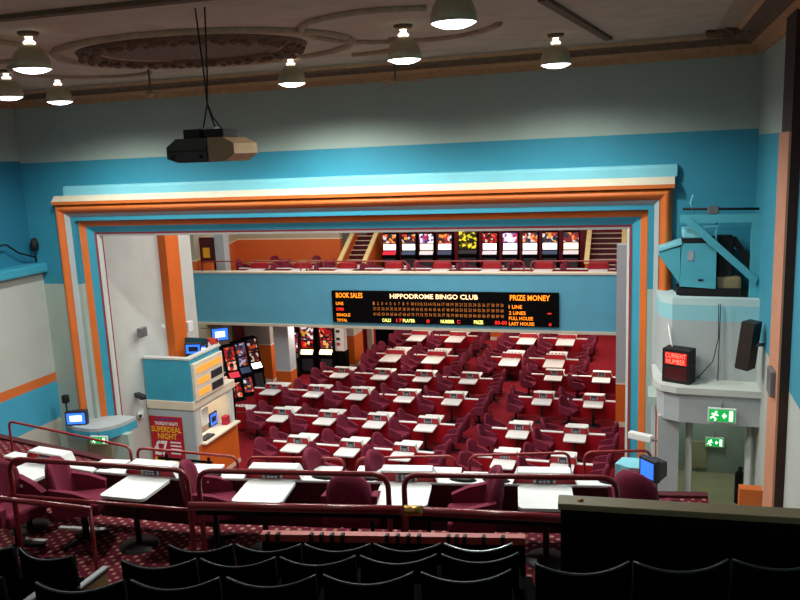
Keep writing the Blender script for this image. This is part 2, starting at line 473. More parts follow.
# stage side walls and hall shell behind the arch
w = MB(); w.box(-13.45, -13.15, 15.4, 20.55, 0, ZC+1.2); struct('wall_stage_left', w, M['white'])
w = MB(); w.box(-13.15, -12.9, 18.9, 19.55, 0, ZC+1.2); struct('pilaster', w, M['hall_orange'])
w = MB(); w.box(-0.82, 3.0, 25.0, 25.5, 0, ZC-3.0); struct('wall_hall_end', w, bands('hall_pier_paint', [(0, '#d8661c'), (ZC-7.55, '#e8e0d0'), (ZC-7.48, '#b3b8bf')]))
struct('baseboard_hall', MB().box(-0.84, 1, 24.97, 25.0, 0, 0.16), M['cream'])
w = MB(); w.box(-16.5, -16.2, 20.9, 28.0, 0, ZC-6.1); struct('wall_hall_left', w, M['beige_wall']); struct('wall_stage_return', MB().box(-16.5, -13.45, 20.55, 20.85, 0, ZC+1.2), M['beige_wall'])
w = MB(); w.box(-22.5, 3.0, 39, 39.3, 0, ZC+1.2); struct('wall_rear', w, bands('hall_rear_paint', [(0, '#d8661c'), (1.1, '#b8b0a8'), (ZC-3.0, '#c5bda8')]))
struct('wall_hall_right', MB().box(2.9, 3.2, 15.4, 39, 0, ZC+1.2), M['beige_wall'])
struct('ceiling_hall', MB().box(-22.5, 3.2, 15.3, 39.3, ZC+1.2, ZC+1.4), M['white'])
# balcony over the rear stalls
BF = 25.95
struct('slab_balcony', MB().box(-22.5, 3.0, 26.2, 39, ZC-6.1, ZC-5.2), M['carpet_hall'])
mb = MB(); mb.box(-17.6, 3.0, BF, 26.2, ZC-6.04, ZC-4.09); struct('trim_18', mb, M['hall_blue'])
mb = MB(); mb.box(-17.62, 3.0, BF-0.06, 26.25, ZC-4.09, ZC-4.02, 0.015); mb.box(-17.62, 3.0, BF-0.05, 26.2, ZC-6.10, ZC-6.0, 0.01); struct('trim_19', mb, M['cream'])
# piers under the balcony
pp = bands('pier_paint', [(0, '#d8661c'), (0.8, '#e8e2d4'), (0.86, '#c3ccd4')])
def pier(name, x0, x1, y0, y1, m, z1=ZC-6.1): struct(name, MB().box(x0, x1, y0, y1, 0, z1), m)
pier('column_1', -13.78, -13.15, 26.75, 27.3, pp)
po = bands('pier_paint_dado', [(0, '#e8e0d0'), (0.14, '#d8661c'), (1.55, '#e0d8c8'), (1.62, '#a8a49c')])
pier('column_2', -15.6, -14.45, 27.75, 28.3, po)
pier('column_3', -12.62, -11.85, 30.4, 31.5, bands('pier_paint_tall', [(0, '#e8e0d0'), (0.12, '#e06a16'), (1.4, '#d8d0c4')]))
pier('column_4', -12.6, -11.95, 33.2, 33.5, mat('red_wall_paint', '#b01c24', 0.6, 0.05, 3))
pier('column_5', -12.2, -11.95, 33.0, 33.2, M['cream'])
pier('column_6', -11.55, -11.15, 35.6, 36.2, po)
pier('column_7', -7.05, -6.5, 36.2, 36.8, po)
# upper hall walls over the balcony
UO = bands('upper_wall_paint', [(0, '#d0662c'), (ZC-3.72, '#e8dcb8'), (ZC-3.62, '#b2ac98')])
w = MB()
w.extrude([(-16.6, 26.2), (-16.9, 26.2), (-19.3, 33.9), (-19.0, 33.9)], 'z', ZC-5.2, ZC+1.2)
w.box(-19.1, -13.6, 33.8, 34.1, ZC-5.2, ZC+1.2)
struct('wall_balcony', w, UO)
struct('wall_balcony_rear', MB().box(-13.6, 3, 37.5, 37.8, ZC-5.2, ZC+1.2), mat('maroon_wall_paint', '#7a1c2c', 0.7, 0.06, 3))
struct('column_8', MB().box(-15.95, -15.55, 26.6, 27.0, ZC-5.2, ZC+1.2), M['lilac'])
t = thing('doorway_panel', 'dark red door with a yellow notice beside the grey post at the balcony end', 'door', (-16.3, 26.75, ZC-5.2))
MB().box(-0.42, 0.25, 0, 0.06, 0, 2.4).build('door_leaf', M['dark_red'], t)
MB().box(-0.28, 0.02, -0.01, 0.0, 1.6, 2.0).build('notice', M['poster_yellow'], t, 'yellow notice')
tag(MB().box(-16.35, -15.98, 26.3, 26.5, ZC-5.2, ZC-3.75).build('low_partition', M['hall_orange']), 'small orange partition at the end of the balcony beside the stage wall', 'partition')

# ================================================================== CIRCLE (where the photographer sits)
def yfront(x):      # row A line
    k = [(-14, 8.9), (-9.0, 7.9), (-7.4, 7.47), (-5.76, 7.36), (-4.2, 7.58), (-2.6, 7.83), (-1.0, 8.09), (2.0, 8.6)]
    for (xa, ya), (xb, yb) in zip(k[:-1], k[1:]):
        if x <= xb: return ya+(yb-ya)*(x-xa)/(xb-xa)
    return k[-1][1]
CF = ZC-4.47
xs = [-13.7, -9, -7.4, -5.76, -4.2, -2.6, -1, 0.9]
mb = MB()
front = [(x, yfront(x)+1.02) for x in xs]
mb.extrude([(-13.7, 4.6), (0.9, 4.6)] + front[::-1], 'z', CF-0.35, CF)
struct('floor_circle', mb, M['carpet_circle'])
front2 = [(x, yfront(x)+2.55) for x in xs]
mb = MB(); mb.extrude(front + front2[::-1], 'z', CF-0.75, CF-0.42)
struct('floor_circle_lower', mb, M['carpet_circle'])
front = front2
mb = MB()
for (xa, ya), (xb, yb) in zip(front[:-1], front[1:]):
    mb.extrude([(xa, ya), (xb, yb), (xb, yb+0.14), (xa, ya+0.14)], 'z', CF-1.4, CF-0.38)
struct('wall_circle_front', mb, M['dark_red'])
# raked steps under the black theatre seats
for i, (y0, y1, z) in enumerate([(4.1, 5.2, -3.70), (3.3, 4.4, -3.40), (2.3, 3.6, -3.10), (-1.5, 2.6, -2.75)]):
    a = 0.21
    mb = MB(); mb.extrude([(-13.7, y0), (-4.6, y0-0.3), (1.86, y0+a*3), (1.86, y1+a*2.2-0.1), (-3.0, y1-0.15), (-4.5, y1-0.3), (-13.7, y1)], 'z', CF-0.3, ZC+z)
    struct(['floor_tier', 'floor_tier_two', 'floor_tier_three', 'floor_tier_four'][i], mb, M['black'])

# ------------------------------------------------------------------ fences of the circle
def rail_hoop(pts, r, rad=0.16): return MB().tube(fillet(pts, rad, 7), r, 10)
def hoop_fence(name, label, ends, ztop, zlow, r, group, yoff):
    (xa, xb) = ends
    ya, yb = yoff(xa), yoff(xb)
    t = thing(name, label, 'railing', (xa, ya, 0), 0, group)
    d = Vector((xb-xa, yb-ya, 0))
    rail_hoop([(0, 0, CF), (0, 0, ztop), (d.x, d.y, ztop), (d.x, d.y, CF)], r).build('hoop', M['rail'], t)
    MB().tube([(0, 0, zlow), (d.x, d.y, zlow)], r*0.75, 8).build('lower_bar', M['rail'], t)
    return t
fy = lambda x: yfront(x)-0.93
Z1 = ZC-3.12
hoops = [(-6.72, -4.52, 'first maroon hoop railing in front of the circle desks, beside the stair'),
         (-4.40, -2.42, 'second maroon hoop railing, in front of the lone chair and white table'),
         (-2.26, -0.22, 'third maroon hoop railing, reaching behind the tall black cabinet')]
for a, b, l in hoops:
    hoop_fence('hoop_railing', l, (a, b), Z1, ZC-3.56, 0.028, 'hoop railings before the circle desks', fy)
# heavy handrail in front
t = thing('handrail', 'thick maroon handrail ending at the stair gap, with slim posts', 'handrail', (0, 0, 0))
MB().tube([W((-8.6, 6.2, -3.44)), W((-5.66, 6.46, -3.60))], 0.032, 10).build('rail', M['rail'], t)
for px, py in ((-5.68, 6.46), (-7.4, 6.32)):
    MB().tube([(px, py, CF), W((px, py, -3.6))], 0.022, 8).build('post', M['rail'], t)
t = thing('handrail', 'long thick maroon handrail over the red-edged bench front', 'handrail', (0, 0, 0))
MB().tube([W((-4.15, 6.05, -3.22)), W((-2.02, 6.12, -3.08))], 0.04, 10).build('rail', M['rail'], t)
MB().tube([W((-4.1, 6.1, -3.30)), W((-2.05, 6.17, -3.16))], 0.03, 8).build('under_bar', M['black'], t)
for x in (-3.9, -2.3): MB().tube([(x, 6.1, CF), W((x, 6.1, -3.2))], 0.02, 8).build('post', M['black'], t)
t = thing('handrail', 'thick maroon handrail with a brass end collar, running toward the black cabinet', 'handrail', (0, 0, 0))
MB().tube([W((-1.98, 6.12, -3.08)), W((-0.2, 6.55, -3.20))], 0.04, 10).build('rail', M['rail'], t)
MB().tube([W((-2.0, 6.115, -3.08)), W((-1.84, 6.16, -3.09))], 0.047, 10).build('collar', M['brass'], t, 'brass collar')
MB().tube([W((-1.96, 6.17, -3.16)), W((-0.2, 6.6, -3.28))], 0.03, 8).build('under_bar', M['black'], t)
for x, y in ((-1.8, 6.2), (-0.6, 6.5)): MB().tube([(x, y, CF), W((x, y, -3.16))], 0.02, 8).build('post', M['black'], t)
# thin red railings at the circle front edge
gy = lambda x: yfront(x)+1.62+max(0, x+4)*0.11
Z2 = ZC-4.0
def gx(x): return x*1.176
for a, b, l in [(gx(-8.45), gx(-8.35)+2.7, 'thin red front railing nearest the stage monitor and exit door'),
                (gx(-5.95), gx(-4.55), 'thin red front railing below the red poster, with black bars'),
                (gx(-4.42), gx(-3.28), 'thin red front railing before the darkest corner of the stalls'),
                (gx(-3.14), gx(-2.04), 'thin red front railing beside the open aisle of the stalls'),
                (gx(-1.88), gx(-0.78), 'thin red front railing on the far side of the stalls aisle'),
                (gx(-0.62), gx(0.10), 'thin red front railing ending beside the blue monitor')]:
    t = thing('front_railing', l, 'railing', (a, gy(a), 0), 0, 'thin railings at the circle front')
    dx, dy = b-a, gy(b)-gy(a)
    rail_hoop([(0, 0, CF-0.42), (0, 0, Z2), (dx, dy, Z2), (dx, dy, CF-0.42)], 0.02, 0.12).build('hoop', M['rail_thin'], t)
    if 'poster' in l:
        for z in (Z2-0.12, Z2-0.36): MB().tube([(0.35, dy*.3, z), (dx*.75, dy*.75, z)], 0.02, 6).build('cross_bar', M['black'], t)
        for k in (0.3, 0.72): MB().tube([(dx*k, dy*k, CF-0.42), (dx*k, dy*k, Z2-0.05)], 0.022, 6).build('upright', M['black'], t)

# ------------------------------------------------------------------ bingo tables
def bingo_table(label, loc, rz, w=0.62, d=0.62, pitch=1.67, far=True, near=True, console=True, far_d=0.72, group=None, dark=False, plain=False):
    t = thing('bingo_table', label, 'bingo table', loc, rz, group)
    key = (w, d, pitch, far, near, console, far_d, dark, plain)
    SD = 0.18
    if key in bingo_table.cache:
        for ch in bingo_table.cache[key].children:
            c = ch.copy(); C.objects.link(c); c.parent = t
            for g in ch.children:
                e = g.copy(); C.objects.link(e); e.parent = c
        return t
    bingo_table.cache[key] = t
    red = M['dark_red'] if dark else M['red_panel']  # circle panels take the darker red as painted shadow
    def top(y0, y1, name):
        bm = bmesh.new()
        r = 0.06; pts = []
        for cx, cy_, a0 in ((w/2-r, y1-r, 0), (-w/2+r, y1-r, 90), (-w/2+r, y0+r, 180), (w/2-r, y0+r, 270)):
            for k in range(5):
                a = math.radians(a0+k*22.5); pts.append((cx+r*math.cos(a), cy_+r*math.sin(a)))
        MB().extrude(pts, 'z', 0.69, 0.725).build(name, M['top'], t)
    y_r = d/2
    if near:
        top(-d/2, d/2, 'tabletop')
        lg = MB(); lg.tube([(0, -0.05, 0), (0, -0.05, 0.69)], 0.035, 8); lg.lathe([(0.0, 0.03), (0.22, 0.025), (0.24, 0.0)], (0, -0.05, 0), 16)
        lg.build('pedestal', M['chair_dark'], t)
    if far:
        top(y_r+SD, y_r+SD+far_d, 'tabletop')
        lg = MB(); yy = y_r+SD+far_d/2
        lg.tube([(0, yy, 0), (0, yy, 0.69)], 0.035, 8); lg.lathe([(0.0, 0.03), (0.22, 0.025), (0.24, 0.0)], (0, yy, 0), 16)
        lg.build('pedestal', M['chair_dark'], t)
    # continuous red strip with white ledge
    MB().box(-pitch/2, pitch/2, y_r+0.03, y_r+SD-0.03, 0.12, 0.70).build('modesty_panel', red, t)
    MB().box(-pitch/2, pitch/2, y_r+(0 if dark else 0.045), y_r+SD-(0 if dark else 0.035), 0.70, 0.735, 0.008, 1).build('ledge', M['top'], t)
    wb, wt, zt = w*0.5+0.05, w*0.5-0.01, (0.845 if dark else 0.905)
    MB().extrude([(-wb, 0.735), (wb, 0.735), (wt, zt), (-wt, zt)], 'y', y_r+0.015, y_r+SD-0.015).build('riser', M['red_panel'], t)
    rt_ = MB()
    rt_.box(-wt-0.01, wt+0.01, y_r, y_r+SD, zt, zt+0.03, 0.008, 1)
    for s in (-1, 1):
        rt_.quad((s*(wt+0.012), y_r, zt+0.02), (s*(wb+0.012), y_r, 0.737), (s*(wb+0.012), y_r+SD, 0.737), (s*(wt+0.012), y_r+SD, zt+0.02))
    rt_.build('riser_cap', red if plain else M['top'], t)
    if console:
        c = MB().box(-0.085, 0.085, y_r-0.008, y_r+0.016, 0.75, zt-0.015, 0.006, 1).build('game_console', M['console'], t)
        for s in (-1, 1):
            MB().box(s*0.11-0.014, s*0.11+0.014, y_r-0.004, y_r+0.016, 0.75, zt-0.02).build('slot_plate', M['chip'], t)
        k = MB()
        for i in range(3):
            for j in range(2):
                k.box(-0.06+i*0.045, -0.03+i*0.045, y_r-0.014, y_r-0.008, 0.755+j*0.042, 0.785+j*0.042)
        k.build('keypad', M['chip'], c)
    else:
        k = MB()
        for i in range(5):
            k.lathe([(0.0, 0.03), (0.03, 0.02), (0.04, 0.0)], (-wt+0.08+i*(2*wt-0.16)/4, y_r+0.09, zt+0.03), 8)
        k.build('coin_slots', red, t)
    return t
bingo_table.cache = {}

# ------------------------------------------------------------------ chairs
def shell(wd, h, dep, thick, lean, curve, rnd):
    """upholstered back: rounded-top panel curved in plan."""
    mb = MB(); mb.smooth = True
    nx, nz = 8, 7
    def P(u, v, side):
        x = (u-0.5)*wd
        hh = h*(1-rnd*abs(2*u-1)**3)
        z = v*hh
        tt = thick*(1-0.55*(v**6))
        y = -curve*(2*u-1)**2*1.0 + lean*v + (tt if side else 0)
        return (x*(1-0.10*v*v), y, z)
    idx = {}
    for s in (0, 1):
        for i in range(nx+1):
            for j in range(nz+1):
                idx[s, i, j] = len(mb.v); mb.v.append(P(i/nx, j/nz, s))
    for s in (0, 1):
        for i in range(nx):
            for j in range(nz):
                mb.face((idx[s, i, j], idx[s, i+1, j], idx[s, i+1, j+1], idx[s, i, j+1]))
    for i in range(nx):
        mb.face((idx[0, i, nz], idx[0, i+1, nz], idx[1, i+1, nz], idx[1, i, nz])); mb.face((idx[0, i, 0], idx[0, i+1, 0], idx[1, i+1, 0], idx[1, i, 0]))
    for j in range(nz):
        for e in (0, nx):
            mb.face((idx[0, e, j], idx[0, e, j+1], idx[1, e, j+1], idx[1, e, j]))
    return mb
CH = None
def make_chair(label, loc, rz, group):
    """armchair; local -y is the way it faces, +y its back."""
    global CH
    if CH is not None: return dup(CH, loc, rz, label, group)
    t = thing('armchair', label, 'chair', loc, rz, group)
    MB().box(-0.24, 0.24, -0.25, 0.22, 0.36, 0.50, 0.05, 3).build('seat', M['chair'], t)
    b = shell(0.50, 0.50, 0, 0.10, 0.08, 0.09, 0.28); b.v = [(x, y+0.20, z+0.44) for x, y, z in b.v]
    b.build('backrest', M['chair'], t)
    for s in (-1, 1):
        a = MB(); a.extrude([(-0.20, 0.40), (0.22, 0.40), (0.24, 0.70), (-0.02, 0.65), (-0.20, 0.58)], 'x', s*0.26-0.035, s*0.26+0.035)
        a.build('armrest', M['chair'], t)
    p = MB(); p.tube([(0, 0, 0.04), (0, 0, 0.37)], 0.04, 8)
    for k in range(4):
        w_ = k*PI/2+PI/4; p.tube([(0, 0, 0.07), (0.27*math.cos(w_), 0.27*math.sin(w_), 0.02)], 0.022, 6)
    p.build('pedestal', M['chair_dark'], t)
    CH = t; return t
FX, FMX, FY = PI/2, -PI/2, PI       # facing +x, -x, +y  (local -y is the face)

ORD = ['first', 'second', 'third', 'fourth', 'fifth', 'sixth', 'seventh', 'eighth']
banks = {
 'kiosk-side bank': [([-9.67, -8.0, -6.38], 19.5, 0), ([-11.3, -9.67, -7.99, -6.33], 21.84, 0), ([-12.9, -11.2, -9.56, -7.81, -6.13], 24.45, 0), ([-11.19, -9.52, -7.86, -6.1], 26.92, 0), ([-9.97, -8.17], 29.7, 1), ([-9.9, -8.1], 33.3, 1)],
 'exit-side bank': [([-3.53, -1.99], 19.5, 0), ([-3.5, -1.84], 21.8, 0), ([-3.18, -1.52], 24.97, 0), ([-3.12, -1.42], 27.8, 0), ([-5.05, -3.31], 29.8, 1), ([-4.88, -3.21], 33.33, 1)],
}
for bank, rows in banks.items():
    for ri, (xl, y, deep) in enumerate(rows):
        n = len(xl)
        for k, x in enumerate(xl):
            lab = f'white-topped red bingo table, {ORD[k]} from kiosk, {ORD[ri]} row of {bank}'
            pitch = 1.67 if not deep else 1.76
            if bank == 'exit-side bank' and ri == 0: pitch = 1.55
            if bank == 'exit-side bank' and ri == 2 and k == 1: pitch = 1.38
            if deep:
                bingo_table(lab, (x, y, 0), 0, 0.74, 1.15, pitch, True, True, False, 1.1, 'deep bingo tables under the balcony')
            else:
                bingo_table(lab, (x, y, 0), 0, 0.62, 0.62, pitch, group='bingo tables in the stalls')
        if bank == 'kiosk-side bank' and ri == 1:
            bingo_table('white-topped red bingo table next to the sales kiosk, without a table on its near side', (-12.96, y, 0), 0, 0.62, 0.62, 1.67, True, False, False, 0.62, 'bingo tables in the stalls')
        hp = 1.67/2 if not deep else 0.88
        gaps = [xl[0]-hp] + [(a+b)/2 for a, b in zip(xl[:-1], xl[1:])] + [xl[-1]+hp]
        if bank == 'kiosk-side bank' and ri == 2: gaps = gaps[1:]
        for gi, gxx in enumerate(gaps):
            last = gi == len(gaps)-1
            if deep: ys = [(-0.32, 'front pair, near us'), (0.34, 'front pair, by the ledge'), (1.20, 'rear pair, by the ledge'), (1.80, 'rear pair, far from us')]
            else: ys = [(-0.02, 'near side'), (0.98, 'far side')]
            if bank == 'exit-side bank' and ri == 2 and last: continue
            for dy, side in ys:
                rz = FMX if last else FX
                if not last: rz += random.uniform(-0.45, 0.25)
                else: rz += random.uniform(-0.12, 0.12)
                dx = random.uniform(-0.06, 0.06) + (0.06 if last else 0)
                place = 'aisle end' if last else ('kiosk end' if gi == 0 else f'{ORD[gi-1]} gap from kiosk')
                if bank == 'exit-side bank' and last: place = 'exit end'
                lab = f'maroon armchair, {ORD[ri]} row of {bank}, {place}, {side}'
                make_chair(lab, (gxx+dx, y+dy, 0), rz, 'maroon armchairs in the stalls')

# circle row A
rowA = [(-7.45, 7.44, -0.13), (-5.76, 7.36, 0.02), (-4.17, 7.58, 0.14), (-2.56, 7.83, 0.16), (-1.0, 8.09, 0.16)]
names = ['white bingo table at the stair end of the circle desk row', 'white bingo table above the poster in the circle desk row', 'white bingo table in the circle desk row, with a maroon chair on either side',
         'white bingo table crossed by the gap between two hoop railings', 'white bingo table partly behind the tall black cabinet']
for (x, y, rz), l in zip(rowA, names):
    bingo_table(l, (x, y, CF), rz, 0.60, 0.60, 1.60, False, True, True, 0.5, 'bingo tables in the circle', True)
for x, y, l in [(-7.15, 8.62, 'small white table on the lower circle step, by the stage monitor'), (-5.70, 8.74, 'small white table on the lower circle step, below the poster'), (-4.04, 9.0, 'small white table on the lower circle step, before the first stalls rows'),
                (-3.40, 9.14, 'small white table on the lower circle step, past the chair facing the stage'), (-2.46, 9.28, 'small white table on the lower circle step, under the stalls aisle'), (-1.98, 9.22, 'small white table on the lower circle step, beside the stalls aisle table')]:
    t = thing('side_table', l, 'table', (x, y, CF-0.42), 0.14, 'small tables on the lower circle step')
    MB().box(-0.22, 0.22, -0.2, 0.2, 0.76, 0.80, 0.012, 2).build('tabletop', M['top'], t)
    mb = MB(); mb.tube([(0, 0, 0), (0, 0, 0.76)], 0.035, 8); mb.lathe([(0.0, 0.03), (0.18, 0.025), (0.2, 0.0)], (0, 0, 0), 16); mb.build('pedestal', M['chair_dark'], t)
# dark oval dishes on the ledges
for x, l in [(-6.55, 'dark oval dish on the circle ledge, beside the chair nearest the stair'), (-5.05, 'dark oval dish on the circle ledge, above the poster'), (-3.62, 'dark oval dish on the circle ledge, beside the tabletop with chairs on both sides'),
             (-3.1, 'dark oval dish on the circle ledge, behind the chair facing the stage'), (-1.98, 'dark oval dish on the circle ledge, behind the sideways chair'), (-1.6, 'dark oval dish on the circle ledge, close to the table by the cabinet'), (-0.3, 'dark oval dish on the circle ledge, behind the tall black cabinet')]:
    mb = MB(); mb.lathe([(0.0, 0.035), (0.1, 0.03), (0.15, 0.0), (0.0, 0.0)], (0, 0, 0), 16); mb.v = [(a*1.1, b*0.5, c) for a, b, c in mb.v]
    o = mb.build('oval_dish', M['chair_dark']); o.location = (x, yfront(x)+0.39, CF+0.737); tag(o, l, 'dish', 'oval dishes on the circle ledge')
cA = [(-6.46, 7.24, FX+0.35, 'maroon armchair nearest the stair in the circle, turned toward the poster'),
      (-7.12, 6.86, FX-0.2, 'maroon armchair mostly hidden behind the one nearest the stair'),
      (-4.80, 7.50, FX+0.45, 'maroon armchair in the circle between the second and third white tables'),
      (-3.12, 7.70, FY+0.2, 'maroon armchair in the circle with its back to us, facing the stage'),
      (-1.78, 7.84, FMX+0.25, 'maroon armchair in the circle turned sideways, seat toward the stair'),
      (0.05, 8.35, FY-0.5, 'maroon armchair by the blue monitor, behind the tall black cabinet'),
      (-3.95, 9.0, FX, 'maroon armchair top showing beyond the circle ledge, by the third white table'),
      (-3.1, 9.1, FX, 'maroon armchair top showing beyond the circle ledge, behind the chair facing the stage')]
for x, y, rz, l in cA:
    make_chair(l, (x, y, CF-0.42 if y > 8.7 else CF), rz, 'maroon armchairs in the circle').scale = (1.06, 1.06, 1.17)

# ------------------------------------------------------------------ red-edged bench front with black clips
t = thing('bench_front', 'long black panelled front with a red top edge and rows of small black clips', 'parapet', (0, 0, 0))
A_, B_ = Vector((-2.90, 5.24)), Vector((-0.86, 5.63))
def pan(z0, z1, off0, off1, name, m):
    d = (B_-A_).normalized(); n = Vector((d.y, -d.x))
    p = [A_+n*off0, B_+n*off0, B_+n*off1, A_+n*off1]
    return MB().extrude([(q.x, q.y) for q in p], 'z', z0, z1).build(name, m, t)
pan(CF, ZC-2.95, 0, 0.12, 'panel', M['black'])
pan(ZC-2.96, ZC-2.90, 0.06, 0.13, 'top_edge', mat('red_edge_paint', '#b4443c', 0.5, 0.06, 5))
d = (B_-A_)
for u in (0.04, 0.08, 0.21, 0.25, 0.29, 0.33, 0.5, 0.54, 0.58, 0.62, 0.73, 0.76, 0.79, 0.86, 0.93):
    q = A_+d*u
    MB().box(q.x-0.012, q.x+0.012, q.y-0.155, q.y-0.11, ZC-2.95, ZC-2.885).build('clip', M['cable'], t)

# tall black cabinet
t = thing('control_desk', 'tall black cabinet with a khaki top standing across the circle', 'cabinet', (-0.47, 4.53, ZC-3.7), math.radians(4))
MB().box(0, 2.30, 0, 0.11, 0.0, 1.53, 0.01, 1).build('body', M['black'], t)
MB().box(-0.015, 2.32, -0.015, 0.125, 1.53, 1.57, 0.006, 1).build('top', M['khaki'], t)
MB().lathe([(0.0, 0.012), (0.018, 0.006), (0.02, 0)], (0.12, 0.05, 1.57), 10).build('knob', M['brass'], t, 'small brass knob')

# ------------------------------------------------------------------ black theatre seats
TS = {}
def theatre_seat(label, loc, rz, bright=False, end=0, group='black theatre seats'):
    t = thing('theatre_seat', label, 'theatre seat', loc, rz, group)
    key = (bright, end)
    if key in TS:
        for ch in TS[key].children:
            c = ch.copy(); C.objects.link(c); c.parent = t
        return t
    TS[key] = t
    Wd, H = 0.50, 0.86
    mb = MB(); mb.smooth = True
    nx = 12; rows_ = [0.28, 0.5, 0.7, H]
    def P(u, z, s):
        x = (u-0.5)*Wd; e = (2*u-1)**2
        dip = 0.028*(1-e)*max(0, (z-0.6)/(H-0.6))
        return (x, 0.07*e-0.07 - 0.10*(z-0.28)*0.6 + (0.05 if s else 0), z-dip)
    idx = {}
    for s in (0, 1):
        for j, z in enumerate(rows_):
            for i in range(nx+1):
                idx[s, j, i] = len(mb.v); mb.v.append(P(i/nx, z, s))
    for s in (0, 1):
        for j in range(3):
            for i in range(nx): mb.face((idx[s, j, i], idx[s, j, i+1], idx[s, j+1, i+1], idx[s, j+1, i]))
    for i in range(nx):
        for j in (0, 3): mb.face((idx[0, j, i], idx[0, j, i+1], idx[1, j, i+1], idx[1, j, i]))
    for e in (0, nx):
        for j in range(3): mb.face((idx[0, j, e], idx[0, j+1, e], idx[1, j+1, e], idx[1, j, e]))
    mb.build('backrest', M['seat_black'], t)
    pts = [(lambda p: (p[0], p[1]+0.02, p[2]+0.004))(P(i/nx, H, 0)) for i in range(nx+1)]
    MB().tube(pts, 0.008, 6).build('rim', M['rim_highlight'] if bright else M['rim'], t)
    MB().box(-0.23, 0.23, 0.03, 0.12, 0.22, 0.62, 0.03, 2).build('seat', M['seat_black'], t)
    for s in (-1, 1):
        MB().box(s*0.255-0.02, s*0.255+0.02, -0.02, 0.30, 0.0, 0.57).build('standard', M['wood'] if s == end else M['seat_black'], t, 'tan wooden end panel' if s == end else None)
        MB().box(s*0.255-0.03, s*0.255+0.03, -0.02, 0.32, 0.57, 0.605, 0.008, 1).build('armrest', M['rim'] if s == end else M['seat_black'], t)
    return t
def seat_row(p0, p1, n, zf, desc, bright=(), ends=(0, 0)):
    p0 = Vector(p0); p1 = Vector(p1); d = p1-p0; rz = math.atan2(d.y, d.x)
    for i in range(n):
        q = p0+d*((i+0.5)/n)
        theatre_seat(f'black theatre seat, {ORD[i]} from the stair, {desc}', (q.x, q.y, zf), rz, i in bright,
                     -1 if (i == 0 and ends[0]) else (1 if (i == n-1 and ends[1]) else 0))
seat_row((-3.45, 4.70), (-0.89, 5.30), 5, ZC-3.70, 'row against the red-edged bench front', (4,))
seat_row((-3.30, 3.98), (-0.74, 4.66), 5, ZC-3.42, 'second row behind the bench front', ())
seat_row((-3.26, 3.20), (-0.66, 3.94), 5, ZC-3.13, 'third row behind the bench front', ())
seat_row((-3.05, 2.35), (-0.60, 3.10), 5, ZC-2.82, 'lowest row in the picture', ())
seat_row((-0.55, 3.88), (0.96, 4.30), 3, ZC-3.05, 'row before the khaki-topped cabinet', ())
seat_row((-5.75, 4.45), (-4.05, 4.42), 3, ZC-3.72, 'wood-ended row beside the patterned carpet', (), (0, 1))
seat_row((-5.2, 3.70), (-3.90, 3.66), 2, ZC-3.45, 'second wood-ended row, nearer us', (), (0, 1))
# white step nosings on the stair
for (x0, y0, x1, y1, l) in [(-7.05, 7.42, -6.42, 7.50, 'long white stair nosing on the patterned carpet under the desks'), (-7.25, 7.05, -6.95, 7.08, 'short white stair nosing beside the end theatre seat'), (-5.55, 6.25, -5.2, 6.25, 'white stair nosing at the foot of the handrail post')]:
    tag(MB().extrude([(x0, y0), (x1, y1), (x1, y1+0.06), (x0, y0+0.06)], 'z', CF, CF+0.03).build('stair_nosing', M['paper']), l, 'stair nosing', 'white stair nosings')
tag(MB().box(-9.6, -7.75, 6.9, 7.0, CF, CF+0.95).build('low_wall', M['hall_orange']), 'low orange wall at the stair side of the circle', 'wall')

# ================================================================== LED BOARD ON THE BALCONY FRONT
LX0, LX1, LZ0, LZ1 = -10.85, -2.70, ZC-5.86, ZC-4.69
t = thing('score_board', 'wide black LED score board reading HIPPODROME BINGO CLUB on the blue balcony front', 'score board', (0, BF-0.12, 0))
MB().box(LX0, LX1, 0, 0.12, LZ0, LZ1, 0.015, 1).build('casing', M['black'], t)
U = lambda u: LX0+(LX1-LX0)*u
V = lambda v: LZ1-(LZ1-LZ0)*v
def led(name, m, items):
    mb = MB()
    for body, u0, u1, v, h, bold in items:
        text_mb(mb, body, (U(u1)-U(u0)), h, ((U(u0)+U(u1))/2, -0.003, V(v)), FACE_CAM, bold)
    mb.build(name, m, t)
led('title_lettering', M['white_text'], [('HIPPODROME BINGO CLUB', 0.275, 0.665, 0.15, 0.17, 0.012)])
led('heading_lettering', M['amber_text'], [('BOOK SALES', 0.022, 0.148, 0.14, 0.19, 0.02), ('PRIZE MONEY', 0.80, 0.965, 0.15, 0.19, 0.02)])
led('price_lettering', M['amber_text'], [('LINE', 0.02, 0.055, 0.40, 0.11, 0.01), ('SINGLE', 0.02, 0.085, 0.76, 0.11, 0.01), ('TOTAL', 0.02, 0.07, 0.93, 0.11, 0.01),
    ('1 LINE', 0.795, 0.85, 0.42, 0.12, 0.01), ('2 LINES', 0.795, 0.865, 0.60, 0.12, 0.01), ('FULL HOUSE', 0.795, 0.895, 0.76, 0.12, 0.01), ('LAST HOUSE', 0.795, 0.90, 0.92, 0.12, 0.01)])
led('red_lettering', M['red_text'], [('OPEN', 0.02, 0.055, 0.58, 0.11, 0.01), ('17', 0.30, 0.325, 0.90, 0.12, 0.0), ('0', 0.437, 0.45, 0.90, 0.12, 0.0), ('C', 0.572, 0.586, 0.90, 0.12, 0.0), ('00-00', 0.735, 0.785, 0.90, 0.13, 0.0), ('-', 0.955, 0.97, 0.6, 0.03, 0), ('0', 0.96, 0.97, 0.92, 0.1, 0)])
led('yellow_lettering', M['yellow_text'], [('CALLS', 0.235, 0.275, 0.90, 0.12, 0.02), ('PLAYER', 0.33, 0.385, 0.90, 0.12, 0.02), ('NUMBER', 0.50, 0.56, 0.90, 0.12, 0.02), ('PRIZE', 0.645, 0.685, 0.90, 0.13, 0.02)])
nums = []
